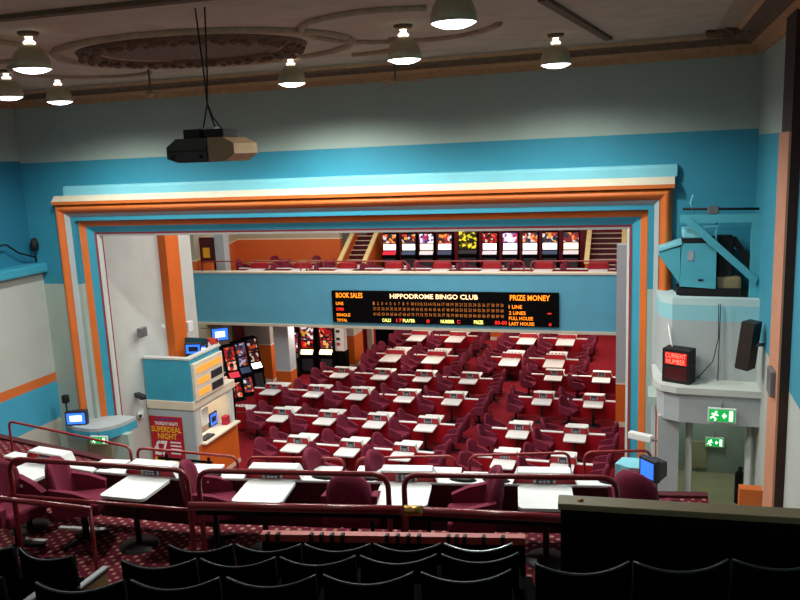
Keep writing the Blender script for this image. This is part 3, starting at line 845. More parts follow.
for r in range(3):
    for k in range(30):
        u = 0.195+k*0.0195
        nums.append((str(r*30+k+1), u, u+(0.007 if r*30+k+1 < 10 else 0.0125), 0.38+0.165*r, 0.11, 0.0))
led('number_lettering', M['dim_text'], nums)

# ================================================================== BALCONY THINGS
PZ = ZC-4.74
struct('floor_balcony_step', MB().box(-16.0, 2.9, 26.21, 28.45, ZC-5.2, PZ), M['carpet_hall'])
for k in range(8):
    x = -14.16+1.813*k
    bingo_table(f'red balcony bingo table behind the blue parapet, {ORD[k]} from the stage wall', (x, 27.2, PZ), PI, 0.62, 0.62, 1.81, True, True, False, 0.62, 'bingo tables along the balcony front', False, True)
    lab = f'maroon armchair behind the blue parapet, beside the {ORD[k]} balcony table from the stage wall'
    make_chair(lab, (x+0.9, 26.62, PZ), FX+random.uniform(-.3, .3), 'maroon armchairs on the balcony')
    make_chair(f'maroon armchair on the back side of the {ORD[k]} balcony table from the stage wall', (x+0.9, 27.6, PZ), FX+random.uniform(-.3, .3), 'maroon armchairs on the balcony')
for x0, x1, l in [(-16.3, -12.15, 'low red hoop rail on the parapet nearest the stage wall'), (-11.91, -8.02, 'low red hoop rail on the parapet in front of the stair and reel machines'),
                  (-7.75, -3.89, 'low red hoop rail on the parapet in front of the yellow machine'), (-3.65, 0.2, 'low red hoop rail on the parapet at the exit end')]:
    t = thing('parapet_rail', l, 'railing', (x0, 26.15, ZC-4.02), 0, 'hoop rails on the balcony parapet')
    rail_hoop([(0, 0, 0), (0, 0, 0.36), (x1-x0, 0, 0.36), (x1-x0, 0, 0)], 0.025, 0.15).build('hoop', M['rail_thin'], t)
# raised tables at the back of the balcony
for x, l in [(-16.3, 'tan table by the orange wall on the balcony, nearer the stage wall'), (-14.2, 'tan table by the orange wall on the balcony, beside the stair')]:
    t = thing('balcony_table', l, 'table', (x, 31.2, ZC-5.2), 0, 'tan tables by the orange wall')
    MB().box(-0.62, 0.62, -0.5, 0.5, 0.78, 0.83, 0.01, 1).build('tabletop', M['wood'], t)
    MB().box(-0.4, 0.4, -0.05, 0.05, 0, 0.78).build('pedestal', M['chair_dark'], t)
    for j, (dx, rz) in enumerate(((-1.0, FX), (1.0, FMX), (0.0, 0.0))):
        make_chair(f'maroon armchair {["on the stage-wall side of", "on the stair side of", "behind"][j]} the tan table {l.split(", ")[1]}', (x+dx, 31.2+(0.9 if j == 2 else 0), ZC-5.2), rz, 'maroon armchairs by the tan tables')
# two flights of steps
def stair(label, x0, x1, y):
    t = thing('staircase', label, 'staircase', (x0, y, ZC-5.2))
    wd = x1-x0; n = 8; run, rise = 0.30, 0.19
    for i in range(n):
        s_ = MB().box(0.12, wd-0.12, i*run, i*run+run+0.02, 0, (i+1)*rise).build('step', M['dark_red'], t)
        MB().box(0.12, wd-0.12, i*run-0.012, i*run+0.03, (i+1)*rise-0.025, (i+1)*rise+0.012).build('nosing', M['cream'], s_, 'cream nosing')
    for xx in (0, wd-0.14):
        p = [(-0.25, 0), (n*run, 0), (n*run, n*rise+0.55), (-0.25, 0.5)]
        MB().extrude(p, 'x', xx, xx+0.14).build('side_wall', M['hall_orange'], t)
        q = [(-0.28, 0.5), (n*run, n*rise+0.55), (n*run, n*rise+0.67), (-0.28, 0.62)]
        MB().extrude(q, 'x', xx-0.03, xx+0.17).build('capping', M['cream_yellow'], t, 'cream yellow capping')
    return t
stair('orange-sided stair with cream capping beside the reel machines on the balcony', -13.35, -12.0, 33.0)
stair('stair with cream capping at the exit end of the balcony', -2.35, -0.75, 33.0)
def fruit_machine(label, loc, rz, art, glow, deck, wd=0.62, h=1.75, group=None, round_top=False, lower=None, lean=0.0, edge=0.0):
    t = thing('fruit_machine', label, 'fruit machine', loc, rz, group)
    a = wd/2
    L = lambda y, z: y + lean*z
    side = [(0.0, 0), (0.52, 0), (0.52, h), (0.16, h), (0.10, h*0.53), (-0.06, h*0.43), (-0.06, h*0.39), (0.04, h*0.36)]
    MB().extrude([(L(y, z), z) for y, z in side], 'x', -a, a).build('cabinet', M['black'], t)
    def pane(y1, z1, y0, z0, inset, m, name):
        MB().quad((-a+inset+edge, L(y1, z1), z1), (a-inset-edge, L(y1, z1), z1), (a-inset-edge, L(y0, z0), z0), (-a+inset+edge, L(y0, z0), z0)).build(name, M[m], t)
    pane(0.148, h*0.975, 0.119, h*0.74, .03, art, 'top_glass'); pane(0.112, h*0.715, 0.090, h*0.56, .05, glow, 'reel_glass')
    pane(0.080, h*0.53, -0.062, h*0.442, .03, deck, 'button_deck'); pane(0.025, h*0.34, -0.004, h*0.08, .06, lower or 'console', 'belly_panel')
    if round_top:
        MB().lathe([(0.0, 0.10), (a*0.95, 0.10), (a*0.95, 0.5), (0, 0.5)], (0, lean*h, h-0.08), 20, 'y').build('dome_top', M[art], t)
    return t
up = [(-11.24, 'art_mixed', 'glow_pink', 'deck_red', 'red'), (-10.32, 'art_mixed', 'glow_white', 'deck_blue', 'blue-decked'), (-9.47, 'art_purple', 'glow_warm', 'deck_pale', 'pale purple'), (-8.62, 'art_mixed', 'glow_pink', 'deck_blue', 'dark with an orange heading'),
      (-6.56, 'art_red', 'glow_white', 'deck_pale', 'red headed'), (-5.65, 'art_purple', 'glow_white', 'deck_pale', 'pale headed'), (-4.78, 'art_mixed', 'glow_white', 'deck_pale', 'dim headed'), (-3.92, 'art_mixed', 'glow_white', 'deck_blue', 'dark headed'), (-3.02, 'art_mixed', 'glow_warm', 'deck_pale', 'amber lit')]
pos = ['first', 'second', 'third', 'fourth', 'fifth', 'sixth', 'seventh', 'eighth', 'ninth']
for i, (x, a_, g_, d_, c_) in enumerate(up):
    side = 'on stage-wall side of' if i < 4 else 'on the exit side of'
    k = pos[i] if i < 4 else pos[i-4]
    fruit_machine(f'{c_} lit fruit machine, {k} {side} the yellow machine' if i < 4 else f'{c_} lit fruit machine, {k} past the yellow machine in the upper line', (x, 33.9, ZC-5.2), 0, a_, g_, d_, 0.70, 1.72, 'fruit machines on the balcony')
fruit_machine('large dark fruit machine with yellow artwork in the middle of the upper line', (-7.52, 33.75, ZC-5.2), 0, 'art_yellow', 'art_yellow', 'console', 0.86, 1.85, 'fruit machines on the balcony')

# ================================================================== STALLS MACHINES
for i, (x, y, a_, g_, d_, l) in enumerate([(-15.0, 24.55, 'art_red', 'art_dark', 'art_red', 'red fruit machine half hidden behind the sales kiosk'), (-14.9, 25.25, 'art_red', 'art_red', 'deck_red', 'red fruit machine, second along from the sales kiosk'),
        (-14.8, 25.95, 'art_bluish', 'art_bluish', 'deck_blue', 'fruit machine with a blue deck, third along from the sales kiosk'), (-14.68, 26.65, 'art_dark', 'art_dark', 'glow_white', 'fruit machine with a white lit deck, next to the orange dado pier')]):
    fruit_machine(l, (x+0.25, y, 0), math.radians(52), a_, g_, d_, 0.52, 2.05, 'fruit machines along the stalls wall', False, ['art_red', 'art_red', 'art_mixed', 'console'][i], 0.26, 0.03)
fruit_machine('tall dim reel machine behind the white column in the stalls', (-13.55, 29.2, 0), 0, 'art_mixed', 'art_red', 'glow_warm', 0.62, 2.0, 'reel machines under the balcony', True)
fruit_machine('tall reel machine lit red and amber beside the white dispenser', (-12.72, 29.3, 0), 0, 'art_red', 'art_mixed', 'glow_warm', 0.62, 2.0, 'reel machines under the balcony', True)
fruit_machine('dark reel machine edge showing between the orange pier and white column', (-13.98, 28.75, 0), 0.2, 'art_mixed', 'art_mixed', 'console', 0.5, 1.9, 'reel machines under the balcony')
t = thing('dispenser', 'white upright dispenser on a black stand against the orange pier', 'dispenser', (-12.25, 29.6, 0))
MB().box(-0.27, 0.27, 0, 0.35, 0.95, 2.0, 0.03, 2).build('case', M['top'], t)
for z in (1.2, 1.42, 1.75): MB().box(-0.08, 0.08, -0.012, 0.0, z, z+0.12).build('slot', M['poster_red'] if z < 1.3 else M['console'], t)
MB().box(-0.26, 0.3, 0, 0.4, 0, 0.95, 0.02, 1).build('stand', M['black'], t)
t = thing('arcade_cabinet', 'big black arcade cabinet with a small light in the red doorway', 'arcade machine', (-11.85, 34.1, 0))
MB().extrude([(0, 0), (0.7, 0), (0.7, 2.1), (0.1, 2.1), (0.0, 1.5)], 'x', -0.55, 0.55).build('cabinet', M['black'], t)
MB().box(-0.1, 0.35, -0.0, 0.05, 1.3, 1.9).build('side_panel', M['wood'], t)
MB().lathe([(0.0, -0.03), (0.06, -0.02), (0.07, 0)], (0.1, 0.03, 1.78), 12, 'y').build('lamp', M['glow_white'], t)
# wall TV under the balcony
def monitor(label, loc, rz, w_, h_, d_, screen, crt=True, group=None, extra=None):
    t = thing('monitor', label, 'monitor', loc, rz, group)
    MB().box(-w_/2, w_/2, 0, d_*0.35, 0, h_, 0.015, 2).build('casing', M['console'], t)
    if crt:
        mb = MB(); A = [(-w_/2*.95, d_*.33, 0.02), (w_/2*.95, d_*.33, 0.02), (w_/2*.95, d_*.33, h_-.02), (-w_/2*.95, d_*.33, h_-.02)]
        B = [(-w_/3.2, d_, h_*.15), (w_/3.2, d_, h_*.15), (w_/3.2, d_, h_*.8), (-w_/3.2, d_, h_*.8)]
        for k in range(4): mb.quad(A[k], A[(k+1) % 4], B[(k+1) % 4], B[k])
        mb.poly(B); mb.build('tube_housing', M['console'], t)
    s_ = MB().quad((-w_/2+.035, -0.003, .04), (w_/2-.035, -0.003, .04), (w_/2-.035, -0.003, h_-.035), (-w_/2+.035, -0.003, h_-.035)).build('screen', M['screen_blue'], t)
    MB().box(-w_*.28, w_*.28, -0.006, -0.004, h_*.3, h_*.72).build('caption_panel', M[screen], s_)
    return t
t = monitor('small television with a blue screen hung under the balcony near the fruit machines', (-14.6, 24.2, ZC-6.3), math.radians(35), 0.62, 0.5, 0.4, 'screen_white')
MB().tube([(0, 0.2, 0.45), (-0.3, 0.5, 0.4), (-0.62, 0.75, 0.4)], 0.02, 6).build('bracket', M['metal'], t)

# ================================================================== SALES KIOSK
KX0, KX1, KY0, KY1 = -13.1, -11.66, 17.62, 19.85
t = thing('sales_kiosk', 'turquoise and grey two-level sales kiosk with a lit window beside the stage wall', 'kiosk', (0, 0, 0))
zt_, zb_ = ZC-5.15, ZC-6.32
kb = MB()
kb.box(KX0, KX1, KY0, KY0+0.1, zb_, zt_); kb.box(KX1-0.1, KX1, KY0+0.1, 19.2, zb_, zt_); kb.box(KX0, KX1-0.1, KY0+0.1, 19.2, zb_, zb_+0.15)
kb.build('caller_box', M['blue'], t)
kb = MB()
kb.box(KX0, KX1+.03, KY0-.03, KY0+0.15, zt_, zt_+0.05); kb.box(KX1-0.15, KX1+.03, KY0+0.15, 19.25, zt_, zt_+0.05)
kb.build('coping', M['white'], t)
MB().box(KX0, KX1+.04, KY0-.04, KY1, zb_-0.24, zb_, 0.01, 1).build('band', M['cream'], t)
wz0, wz1 = ZC-7.62, ZC-6.62
wy0, wy1 = 17.95, 19.55
kb = MB(); kb.box(KX0, KX1, KY0, KY0+0.1, 0.0, zb_-0.24); kb.build('front_panel', bands('kiosk_front_paint', [(0, '#d8661c'), (0.55, '#a9b6b8')]), t)
kb = MB(); kb.box(KX1-0.1, KX1, KY0+.1, wy0, 0.9, zb_-0.24); kb.box(KX1-0.1, KX1, wy1, KY1, 1.2, zb_-0.24); kb.box(KX1-0.1, KX1, wy0, wy1, wz1, zb_-0.24)
kb.build('window_frame', M['white'], t)
kb = MB(); kb.box(KX1-0.1, KX1+0.01, KY0+.1, KY1, 0.1, wz0); kb.build('dado', M['hall_orange'], t)
MB().box(KX1-0.1, KX1+.03, KY0, KY1, 0, 0.12).build('skirting', M['cream'], t)
MB().box(KX1-0.4, KX1+.16, wy0-.1, wy1+.25, wz0-0.02, wz0+0.04, 0.01, 1).build('counter', M['cream'], t)
MB().box(KX0, KX1, KY1-0.1, KY1, 0, zb_-.24).build('rear_panel', M['cream'], t)
MB().box(KX0, KX0+.05, KY0+.1, KY1-.1, 0, zb_-.24).build('booth_wall', M['booth_glow'], t)
MB().box(KX0+.05, KX0+.9, KY0+.12, KY1-.15, zb_-.27, zb_-.245).build('strip_light', M['strip_glow'], t)
sg = MB().box(KX1, KX1+.09, 17.68, 19.2, ZC-6.33, ZC-5.28, 0.01, 1).build('sign_panel', M['cream'], t)
for y0, y1, z0, z1, m_ in [(17.82, 19.12, -5.58, -5.40, 'amber'), (17.82, 18.42, -5.90, -5.73, 'amber'), (18.52, 19.12, -5.92, -5.70, 'console'), (17.82, 18.42, -6.22, -6.05, 'amber'), (18.52, 19.12, -6.26, -6.04, 'console')]:
    MB().box(KX1+.085, KX1+.105, y0, y1, ZC+z0, ZC+z1, 0.008, 1).build('amber_lamp' if m_ == 'amber' else 'display_window', M[m_], sg)
# things inside and on the kiosk
tag(MB().box(-12.0, -11.98, 18.5, 18.85, ZC-7.35, ZC-6.85).build('notice_sheet', M['paper']), 'white notice sheet in the lit kiosk window', 'notice')
monitor('dark computer monitor on the counter inside the lit kiosk window', (-12.05, 19.22, wz0+.04), math.radians(90), 0.42, 0.40, 0.2, 'console', False)
tag(MB().box(-11.85, -11.68, 19.3, 19.5, wz0+.04, wz0+.30, 0.01, 1).build('leaflet_box', M['poster_red']), 'small red leaflet box at the far end of the kiosk counter', 'box')
tag(MB().box(-11.85, -11.6, 18.0, 18.5, wz0+.04, wz0+.09, 0.01, 1).build('cash_tray', M['console']), 'black tray on the kiosk counter', 'tray')
monitor('small dark monitor on the caller box of the kiosk', (-12.35, 18.95, zt_-0.22), math.radians(12), 0.5, 0.34, 0.35, 'console')
monitor('narrow pale-screened monitor beside the dark one on the caller box', (-11.98, 18.9, zt_-0.2), math.radians(25), 0.20, 0.30, 0.2, 'screen_white', False)
tag(MB().box(-12.98, -12.1, 19.40, 19.45, ZC-5.6, ZC-4.98).build('partition_screen', M['teal_dark']), 'dark teal screen behind the caller box', 'screen')
tag(MB().box(-12.1, -11.75, 19.32, 19.36, ZC-5.5, ZC-4.95).build('picture_panel', M['art_mixed']), 'small mixed-colour panel behind the caller monitors', 'panel')
# poster
t = thing('poster', 'red poster advertising a SUPERDEAL NIGHT with a large price, on the kiosk front', 'poster', (-12.56, KY0-0.025, ZC-8.36))
MB().box(-0.52, 0.52, 0, 0.02, 0, 1.58).build('sheet', M['poster_red'], t)
MB().box(-0.45, 0.48, -0.004, 0, 0.0, 0.38).build('yellow_panel', M['poster_yellow'], t)
mb = MB(); mb.box(-0.3, 0.28, -0.003, 0, 1.48, 1.53); mb.build('purple_strip', M['poster_purple'], t)
mb = MB()
text_mb(mb, 'THURSDAY NIGHTS', 0.74, 0.10, (0.02, -0.002, 1.38), FACE_CAM, 0.02)
text_mb(mb, '\u00a37', 0.44, 0.44, (-0.22, -0.002, 0.66), FACE_CAM, 0.03)
[mb.box(0.09, x1, -0.003, 0, z, z+0.04) for x1, z in ((0.42, 0.82), (0.44, 0.72), (0.44, 0.62), (0.40, 0.50))]
mb.build('white_lettering', M['poster_white'], t)
mb = MB(); text_mb(mb, 'SUPERDEAL', 0.96, 0.17, (0.0, -0.002, 1.21), FACE_CAM, 0.03); text_mb(mb, 'NIGHT', 0.62, 0.17, (0.02, -0.002, 1.01), FACE_CAM, 0.03); mb.build('yellow_lettering', M['poster_yellow'], t)
# cameras
def cctv(label, loc, rz, m):
    t = thing('security_camera', label, 'security camera', loc, rz, 'security cameras')
    b = MB().box(-0.07, 0.07, -0.22, 0.22, -0.06, 0.06, 0.015, 2); b.build('housing', M[m], t)
    MB().lathe([(0.0, -0.235), (0.045, -0.235), (0.05, -0.2)], (0, 0, 0), 12, 'y').build('lens', M['console'], t)
    MB().tube([(0, 0.1, 0.0), (0, 0.24, -0.02), (0, 0.34, 0.0)], 0.025, 8).build('bracket', M['metal'], t)
    return t
cctv('white security camera fixed to the grey kiosk front below the band', (-13.1, 17.30, ZC-6.62), math.radians(30), 'top')
cctv('black security camera on the stage wall beside the kiosk', (-12.92, 17.1, ZC-6.05), math.radians(60), 'console')
cctv('long white security camera beside the blue monitor at the proscenium edge', (-0.02, 14.25, ZC-5.25), math.radians(-115), 'top')
def wall_box(label, loc, dims, m='metal', cat='junction box'):
    o = MB().box(-dims[0]/2, dims[0]/2, -dims[1]/2, dims[1]/2, -dims[2]/2, dims[2]/2, 0.01, 1).build('junction_box', M[m]); o.location = loc
    return tag(o, label, cat)
wall_box('small grey box on the white stage wall above the kiosk', (-12.94, 17.5, ZC-4.38), (0.12, 0.3, 0.26))
wall_box('white wall bracket box beside the orange pilaster', (-12.92, 19.7, ZC-4.7), (0.16, 0.25, 0.3), 'top')
wall_box('tiny white button box low on the orange pilaster', (-12.70, 18.12, ZC-4.35), (0.08, 0.06, 0.1), 'top')

# ================================================================== STAGE-SIDE EXITS
# exit beside the kiosk
mb = MB()
arcp = [(-13.3, 15.0), (-13.2, 14.55), (-12.8, 14.36), (-12.3, 14.30), (-12.1, 14.36), (-11.9, 14.52), (-11.78, 14.78), (-11.74, 15.1), (-11.74, 15.3), (-12.2, 15.3)]
mb.extrude(arcp, 'z', ZC-6.02, ZC-5.94)
struct('trim_20', mb, M['lilac'])
mb = MB(); mb.extrude(arcp, 'z', ZC-6.22, ZC-6.02); struct('trim_21', mb, M['blue'])
struct('wall_exit_left', MB().box(-13.6, -11.6, 14.75, 14.95, 0, ZC-6.2), M['grey'])
struct('door_1', MB().box(-12.75, -12.05, 14.68, 14.76, 0, ZC-6.4), M['beige'])
def exit_sign(label, loc, rz, w_, h_):
    t = thing('exit_sign', label, 'exit sign', loc, rz, 'lit green exit signs')
    MB().box(-w_/2-.02, w_/2+.02, 0, 0.05, -.02, h_+.02, 0.006, 1).build('case', M['top'], t)
    MB().box(-w_/2, w_/2, -0.006, 0, 0, h_).build('face', M['exit_green'], t)
    g = MB(); s = h_
    # running figure, arrow and door
    x = -w_*0.28
    g.lathe([(0.0, -.009), (s*.09, -.009)], (x+s*.1, 0, s*.78), 10, 'y')
    for pts in ([(x+s*.06, s*.66), (x-s*.12, s*.38)], [(x-s*.12, s*.38), (x-s*.32, s*.26)], [(x-s*.10, s*.38), (x+s*.10, s*.22), (x+s*.02, s*.08)], [(x+s*.04, s*.62), (x+s*.26, s*.50)], [(x, s*.62), (x-s*.22, s*.62)]):
        g.tube([(a, -.009, b) for a, b in pts], s*.055, 5)
    g.extrude([(s*.02, s*.5), (s*.2, s*.75), (s*.2, s*.58), (s*.34, s*.58), (s*.34, s*.42), (s*.2, s*.42), (s*.2, s*.25)], 'y', -.012, -.006)
    g.box(w_*.28, w_*.42, -.012, -.006, s*.1, s*.9)
    g.build('pictogram', M['exit_white'], t)
    MB().tube([(0, 0.03, h_+.02), (0, 0.03, h_+.15)], 0.012, 6).build('hanger', M['metal'], t)
    return t
exit_sign('green exit sign under the blue curved ledge beside the kiosk', (-12.05, 14.27, ZC-6.27), 0.1, 0.40, 0.16)
monitor('small monitor with a blue screen on the curved ledge beside the kiosk', (-12.78, 14.45, ZC-5.94), math.radians(20), 0.50, 0.34, 0.4, 'screen_white')
t = thing('stand_speaker', 'little black speaker on a thin pole by the ledge monitor', 'speaker', (-13.16, 14.62, ZC-5.94))
MB().tube([(0, 0, 0), (0, 0, 0.5)], 0.02, 6).build('pole', M['cable'], t)
MB().box(-0.07, 0.07, -0.07, 0.07, 0.48, 0.68, 0.02, 1).build('cabinet', M['cable'], t)
# rail and spotlight on upper left box
t = thing('spotlight_arm', 'dark spotlight on a slim arm against the blue side wall', 'spotlight', (-13.75, 14.6, ZC-2.1))
MB().tube([(0, -2.0, 0.45), (0, -0.55, 0.52), (0, -0.2, 0.28), (0, 0.3, 0.12)], 0.022, 6).build('arm', M['cable'], t)
MB().lathe([(0.0, -0.02), (0.08, 0.0), (0.10, 0.12), (0.06, 0.26), (0.0, 0.28)], (0, 0.3, 0.3), 12).build('lamp_head', M['cable'], t)
MB().tube([(0, 0.3, 0.0), (0, 0.3, 0.32)], 0.02, 6).build('stem', M['cable'], t)

# exit side: box front, ledge, doorway
BX = bands('box_front_paint', [(0, '#aeb4b4'), (ZC-3.02, '#8fc6d0'), (ZC-2.78, '#b9cfcf')])
mb = MB(); mb.extrude([(0.22, 14.95), (0.30, 14.35), (0.48, 14.12), (1.88, 14.0), (1.88, 14.2), (0.6, 14.3), (0.5, 14.95)], 'z', ZC-4.1, ZC-2.62); struct('wall_box_front', mb, BX)
struct('trim_22', MB().box(0.45, 1.88, 14.2, 15.0, ZC-2.95, ZC-2.80), M['khaki'])
led_pts = [(0.16, 14.95), (0.18, 13.95), (0.30, 13.62), (0.55, 13.48), (1.88, 13.42), (1.88, 14.3), (0.5, 14.9)]
mb = MB(); mb.extrude(led_pts, 'z', ZC-4.16, ZC-4.05); struct('trim_23', mb, M['white'])
lin_pts = [(0.24, 14.95), (0.25, 14.0), (0.36, 13.68), (0.6, 13.54), (1.88, 13.48), (1.88, 13.7), (0.62, 13.75), (0.45, 14.95)]
mb = MB(); mb.extrude(lin_pts, 'z', ZC-4.68, ZC-4.14); struct('beam_exit', mb, M['lilac'])
struct('column_9', MB().box(0.27, 0.62, 13.75, 14.6, 0, ZC-4.66), M['lilac'])
struct('column_10', MB().tube([(0.80, 14.0, 0), (0.80, 14.0, ZC-4.66)], 0.06, 14), M['white'])
struct('column_11', MB().tube([(1.76, 13.8, 0), (1.76, 13.8, ZC-4.66)], 0.06, 14), M['white'])
struct('wall_exit_back', MB().box(0.3, 3.0, 17.2, 17.4, 0, ZC-4.2), mat('passage_paint', '#8d948c', 0.7, 0.06, 2))
struct('floor_exit', MB().box(0.3, 3.0, 13.3, 17.2, ZC-7.2, ZC-7.05), M['beige'])
struct('wall_exit_side', MB().box(0.1, 0.3, 15.5, 17.2, 0, ZC-4.2), M['grey'])
struct('ceiling_exit', MB().box(0.1, 3.0, 14.3, 17.4, ZC-4.65, ZC-4.5), M['grey'])
struct('wall_exit_dado', MB().box(1.52, 1.86, 12.8, 13.0, 0, ZC-5.5), M['orange'])
exit_sign('green exit sign hanging on the pale beam over the exit doorway', (1.27, 13.38, ZC-4.58), -0.05, 0.40, 0.21)
exit_sign('dimmer green exit sign deep inside the exit passage', (1.50, 17.1, ZC-6.42), 0, 0.34, 0.18)
tag(MB().box(0.95, 1.35, 17.15, 17.2, ZC-6.95, ZC-6.35).build('notice_board', M['beige']), 'pale board on the back wall of the exit passage', 'notice board')
t = thing('fire_extinguisher', 'dark upright extinguisher standing in the exit passage', 'fire extinguisher', (1.86, 15.75, ZC-7.05))
MB().lathe([(0.0, 0.75), (0.03, 0.75), (0.04, 0.68), (0.09, 0.6), (0.09, 0.0), (0.0, 0.0)], seg=14).build('cylinder', M['cable'], t)
MB().tube([(0.02, 0, 0.74), (0.12, 0, 0.66), (0.13, 0, 0.3)], 0.015, 6).build('hose', M['cable'], t)
# current number display
t = thing('number_display', 'black box sign reading CURRENT NUMBER in red on the exit ledge', 'display', (0.54, 13.72, ZC-4.05), math.radians(-24))
MB().box(-0.24, 0.24, 0, 0.28, 0, 0.60, 0.008, 1).build('case', M['cable'], t)
MB().box(-0.19, 0.19, -0.006, 0, 0.33, 0.54).build('lit_panel', M['red_sign'], t)
MB().box(-0.19, 0.19, -0.006, 0, 0.06, 0.28).build('number_panel', M['dim_red'], t)
mb = MB(); text_mb(mb, 'CURRENT', 0.36, 0.085, (0, -0.007, 0.488), FACE_CAM, 0.0); text_mb(mb, 'NUMBER', 0.33, 0.085, (0, -0.007, 0.383), FACE_CAM, 0.0)
mb.build('lettering', emat('bright_red_letters', '#ff7a64', 1.6), t)
# speaker on the exit-side wall
t = thing('wall_speaker', 'tall black loudspeaker tilted out from the exit-side wall', 'loudspeaker', (1.62, 13.25, ZC-3.22))
bm = bmesh.new(); bmesh.ops.create_cube(bm, size=1)
RM = Matrix.Rotation(math.radians(6), 4, 'Y') @ Matrix.Rotation(math.radians(-30), 4, 'Z')
m_ = RM @ Matrix.Diagonal((0.20, 0.30, 0.78, 1)); mb = MB(); mb.add_bm(bm, m_); mb.build('cabinet', mat('speaker_brown_black', '#2a201c', 0.5, 0.1, 10), t)
bm = bmesh.new(); bmesh.ops.create_cube(bm, size=1); bm.transform(Matrix.Diagonal((0.012, 0.28, 0.74, 1))); bm.transform(Matrix.Translation((-0.105, 0, 0)))
mb = MB(); mb.add_bm(bm, RM); mb.build('grille', M['cable'], t)
MB().tube([(0.08, 0.0, 0.0), (0.24, 0.06, 0.0)], 0.03, 8).build('bracket', M['metal'], t)
wall_box('grey switch box on the salmon edge of the brown pier', (1.70, 11.3, ZC-3.25), (0.10, 0.35, 0.36), 'metal', 'switch box')
monitor('monitor with a bright blue screen at the end of the circle, beside the proscenium', (0.07, 9.72, ZC-4.16), math.radians(-48), 0.30, 0.29, 0.24, 'screen_blue')
tag(MB().box(-0.16, 0.2, 9.72, 10.1, CF, ZC-4.16, 0.01, 1).build('monitor_stand', M['dark_red']), 'dark plinth under the bright blue monitor', 'stand')
mb = MB(); mb.extrude([(-0.34, 10.35), (-0.1, 10.2), (0.1, 10.3), (0.1, 10.6), (-0.25, 10.6)], 'z', ZC-4.42, ZC-4.22)
tag(mb.build('curved_ledge', M['pale_blue']), 'pale blue ledge jutting out behind the bright blue monitor', 'ledge')
for x, l in [(-0.14, 'short red bollard post beside the bright blue monitor'), (0.10, 'second short red post, nearer the exit wall')]:
    t = thing('red_post', l, 'post', (x+0.03, 8.75, CF), 0, 'short red posts')
    MB().tube([(0, 0, 0), (0, 0, 0.62)], 0.04, 10).build('post', M['rail_thin'], t); MB().lathe([(0, 0.70), (0.035, 0.68), (0.045, 0.62)], seg=10).build('cap', M['rail_thin'], t)

# teal machine on the box
t = thing('winch_unit', 'turquoise steel cabinet with a hopper nose on the box beside the proscenium', 'machine', (0, 14.35, ZC))
MB().extrude([(0.60, -2.46), (1.19, -2.50), (1.19, -1.70), (0.62, -1.70)], 'y', 0, 0.5).build('cabinet', M['steel'], t)
MB().extrude([(0.60, -2.42), (0.60, -1.76), (0.26, -1.84), (0.24, -1.90)], 'y', 0.0, 0.5).build('hopper', M['steel'], t)
MB().extrude([(0.24, -1.84), (0.62, -1.72), (0.62, -1.66), (0.24, -1.79)], 'y', -0.02, 0.52).build('lid', M['pale_blue'], t)
MB().box(0.63, 1.2, -0.004, 0.5, -1.69, -1.63).build('vent_gap', M['cable'], t)
MB().box(0.63, 0.95, 0.02, 0.48, -1.62, -1.45, 0.02, 1).build('top_box', M['pale_blue'], t)
MB().box(0.72, 0.82, -0.012, 0, -2.0, -1.84).build('rating_plate', M['chip'], t)
MB().box(0.9, 0.99, -0.012, 0, -2.36, -2.33).build('handle', M['cable'], t)
MB().box(0.55, 1.6, 0.02, 0.5, -2.64, -2.5).build('plinth', M['cable'], t)
t = thing('gantry_frame', 'turquoise steel gantry with a diagonal brace around the machine', 'frame', (0, 14.25, ZC))
MB().box(0.58, 1.86, 0, 0.1, -1.34, -1.20).build('top_beam', M['steel'], t)
MB().box(1.72, 1.86, 0.0, 0.1, -2.68, -1.34).build('upright', M['steel'], t)
MB().extrude([(0.58, -1.26), (0.72, -1.22), (1.84, -2.28), (1.80, -2.40)], 'y', -0.06, -0.01).build('brace', M['steel'], t)
MB().tube([(0.62, 0.05, -1.10), (1.83, 0.05, -1.12)], 0.022, 8).build('upper_rod', M['cable'], t)
MB().box(1.02, 1.2, 0.0, 0.12, -1.2, -1.06, 0.015, 1).build('trolley', M['metal'], t)
MB().box(0.95, 1.2, 0.02, 0.1, -1.42, -1.38).build('shelf', M['steel'], t)
MB().tube([(1.17, 0.06, -1.34), (1.17, 0.06, -1.72)], 0.02, 6).build('drop_rod', M['steel'], t)
MB().tube([(0.80, 0.05, -1.15), (0.74, 0.05, -1.0), (0.78, 0.05, -0.86)], 0.012, 6).build('lever', M['pale_blue'], t)
t = thing('motor', 'dark motor and slanting belt guard behind the turquoise cabinet', 'motor', (1.32, 14.6, ZC-2.6))
MB().box(-0.1, 0.16, -0.1, 0.2, 0.2, 1.0, 0.02, 1).build('housing', M['cable'], t)
MB().extrude([(0.1, 0.95), (0.2, 0.98), (0.5, 0.5), (0.42, 0.42)], 'y', -0.05, 0.08).build('belt_guard', M['cable'], t)
tag(MB().box(1.2, 1.62, 14.45, 14.75, ZC-2.66, ZC-2.3, 0.06, 2).build('sandbag', M['khaki']), 'khaki bag lying beside the turquoise cabinet', 'bag')
# cables on the box front
mb = MB(); mb.tube([W((1.22, 13.99, -2.7)), W((1.23, 13.98, -3.3)), W((1.15, 13.95, -3.7)), W((0.9, 13.9, -4.0))], 0.008, 5)
tag(mb.build('cable', M['cable']), 'thin black cable looping down the pale box front', 'cable', 'thin cables on the box front')
mb = MB(); mb.tube([W((1.25, 13.99, -2.7)), W((1.24, 13.97, -4.04))], 0.008, 5)
tag(mb.build('cable', M['cable']), 'straight thin black cable down the pale box front', 'cable', 'thin cables on the box front')
mb = MB(); mb.tube([W((0.42, 14.12, -3.1)), W((0.46, 14.0, -3.35)), W((0.5, 13.9, -3.5))], 0.012, 5)
tag(mb.build('cable', M['paper']), 'short pale cable above the number display', 'cable')

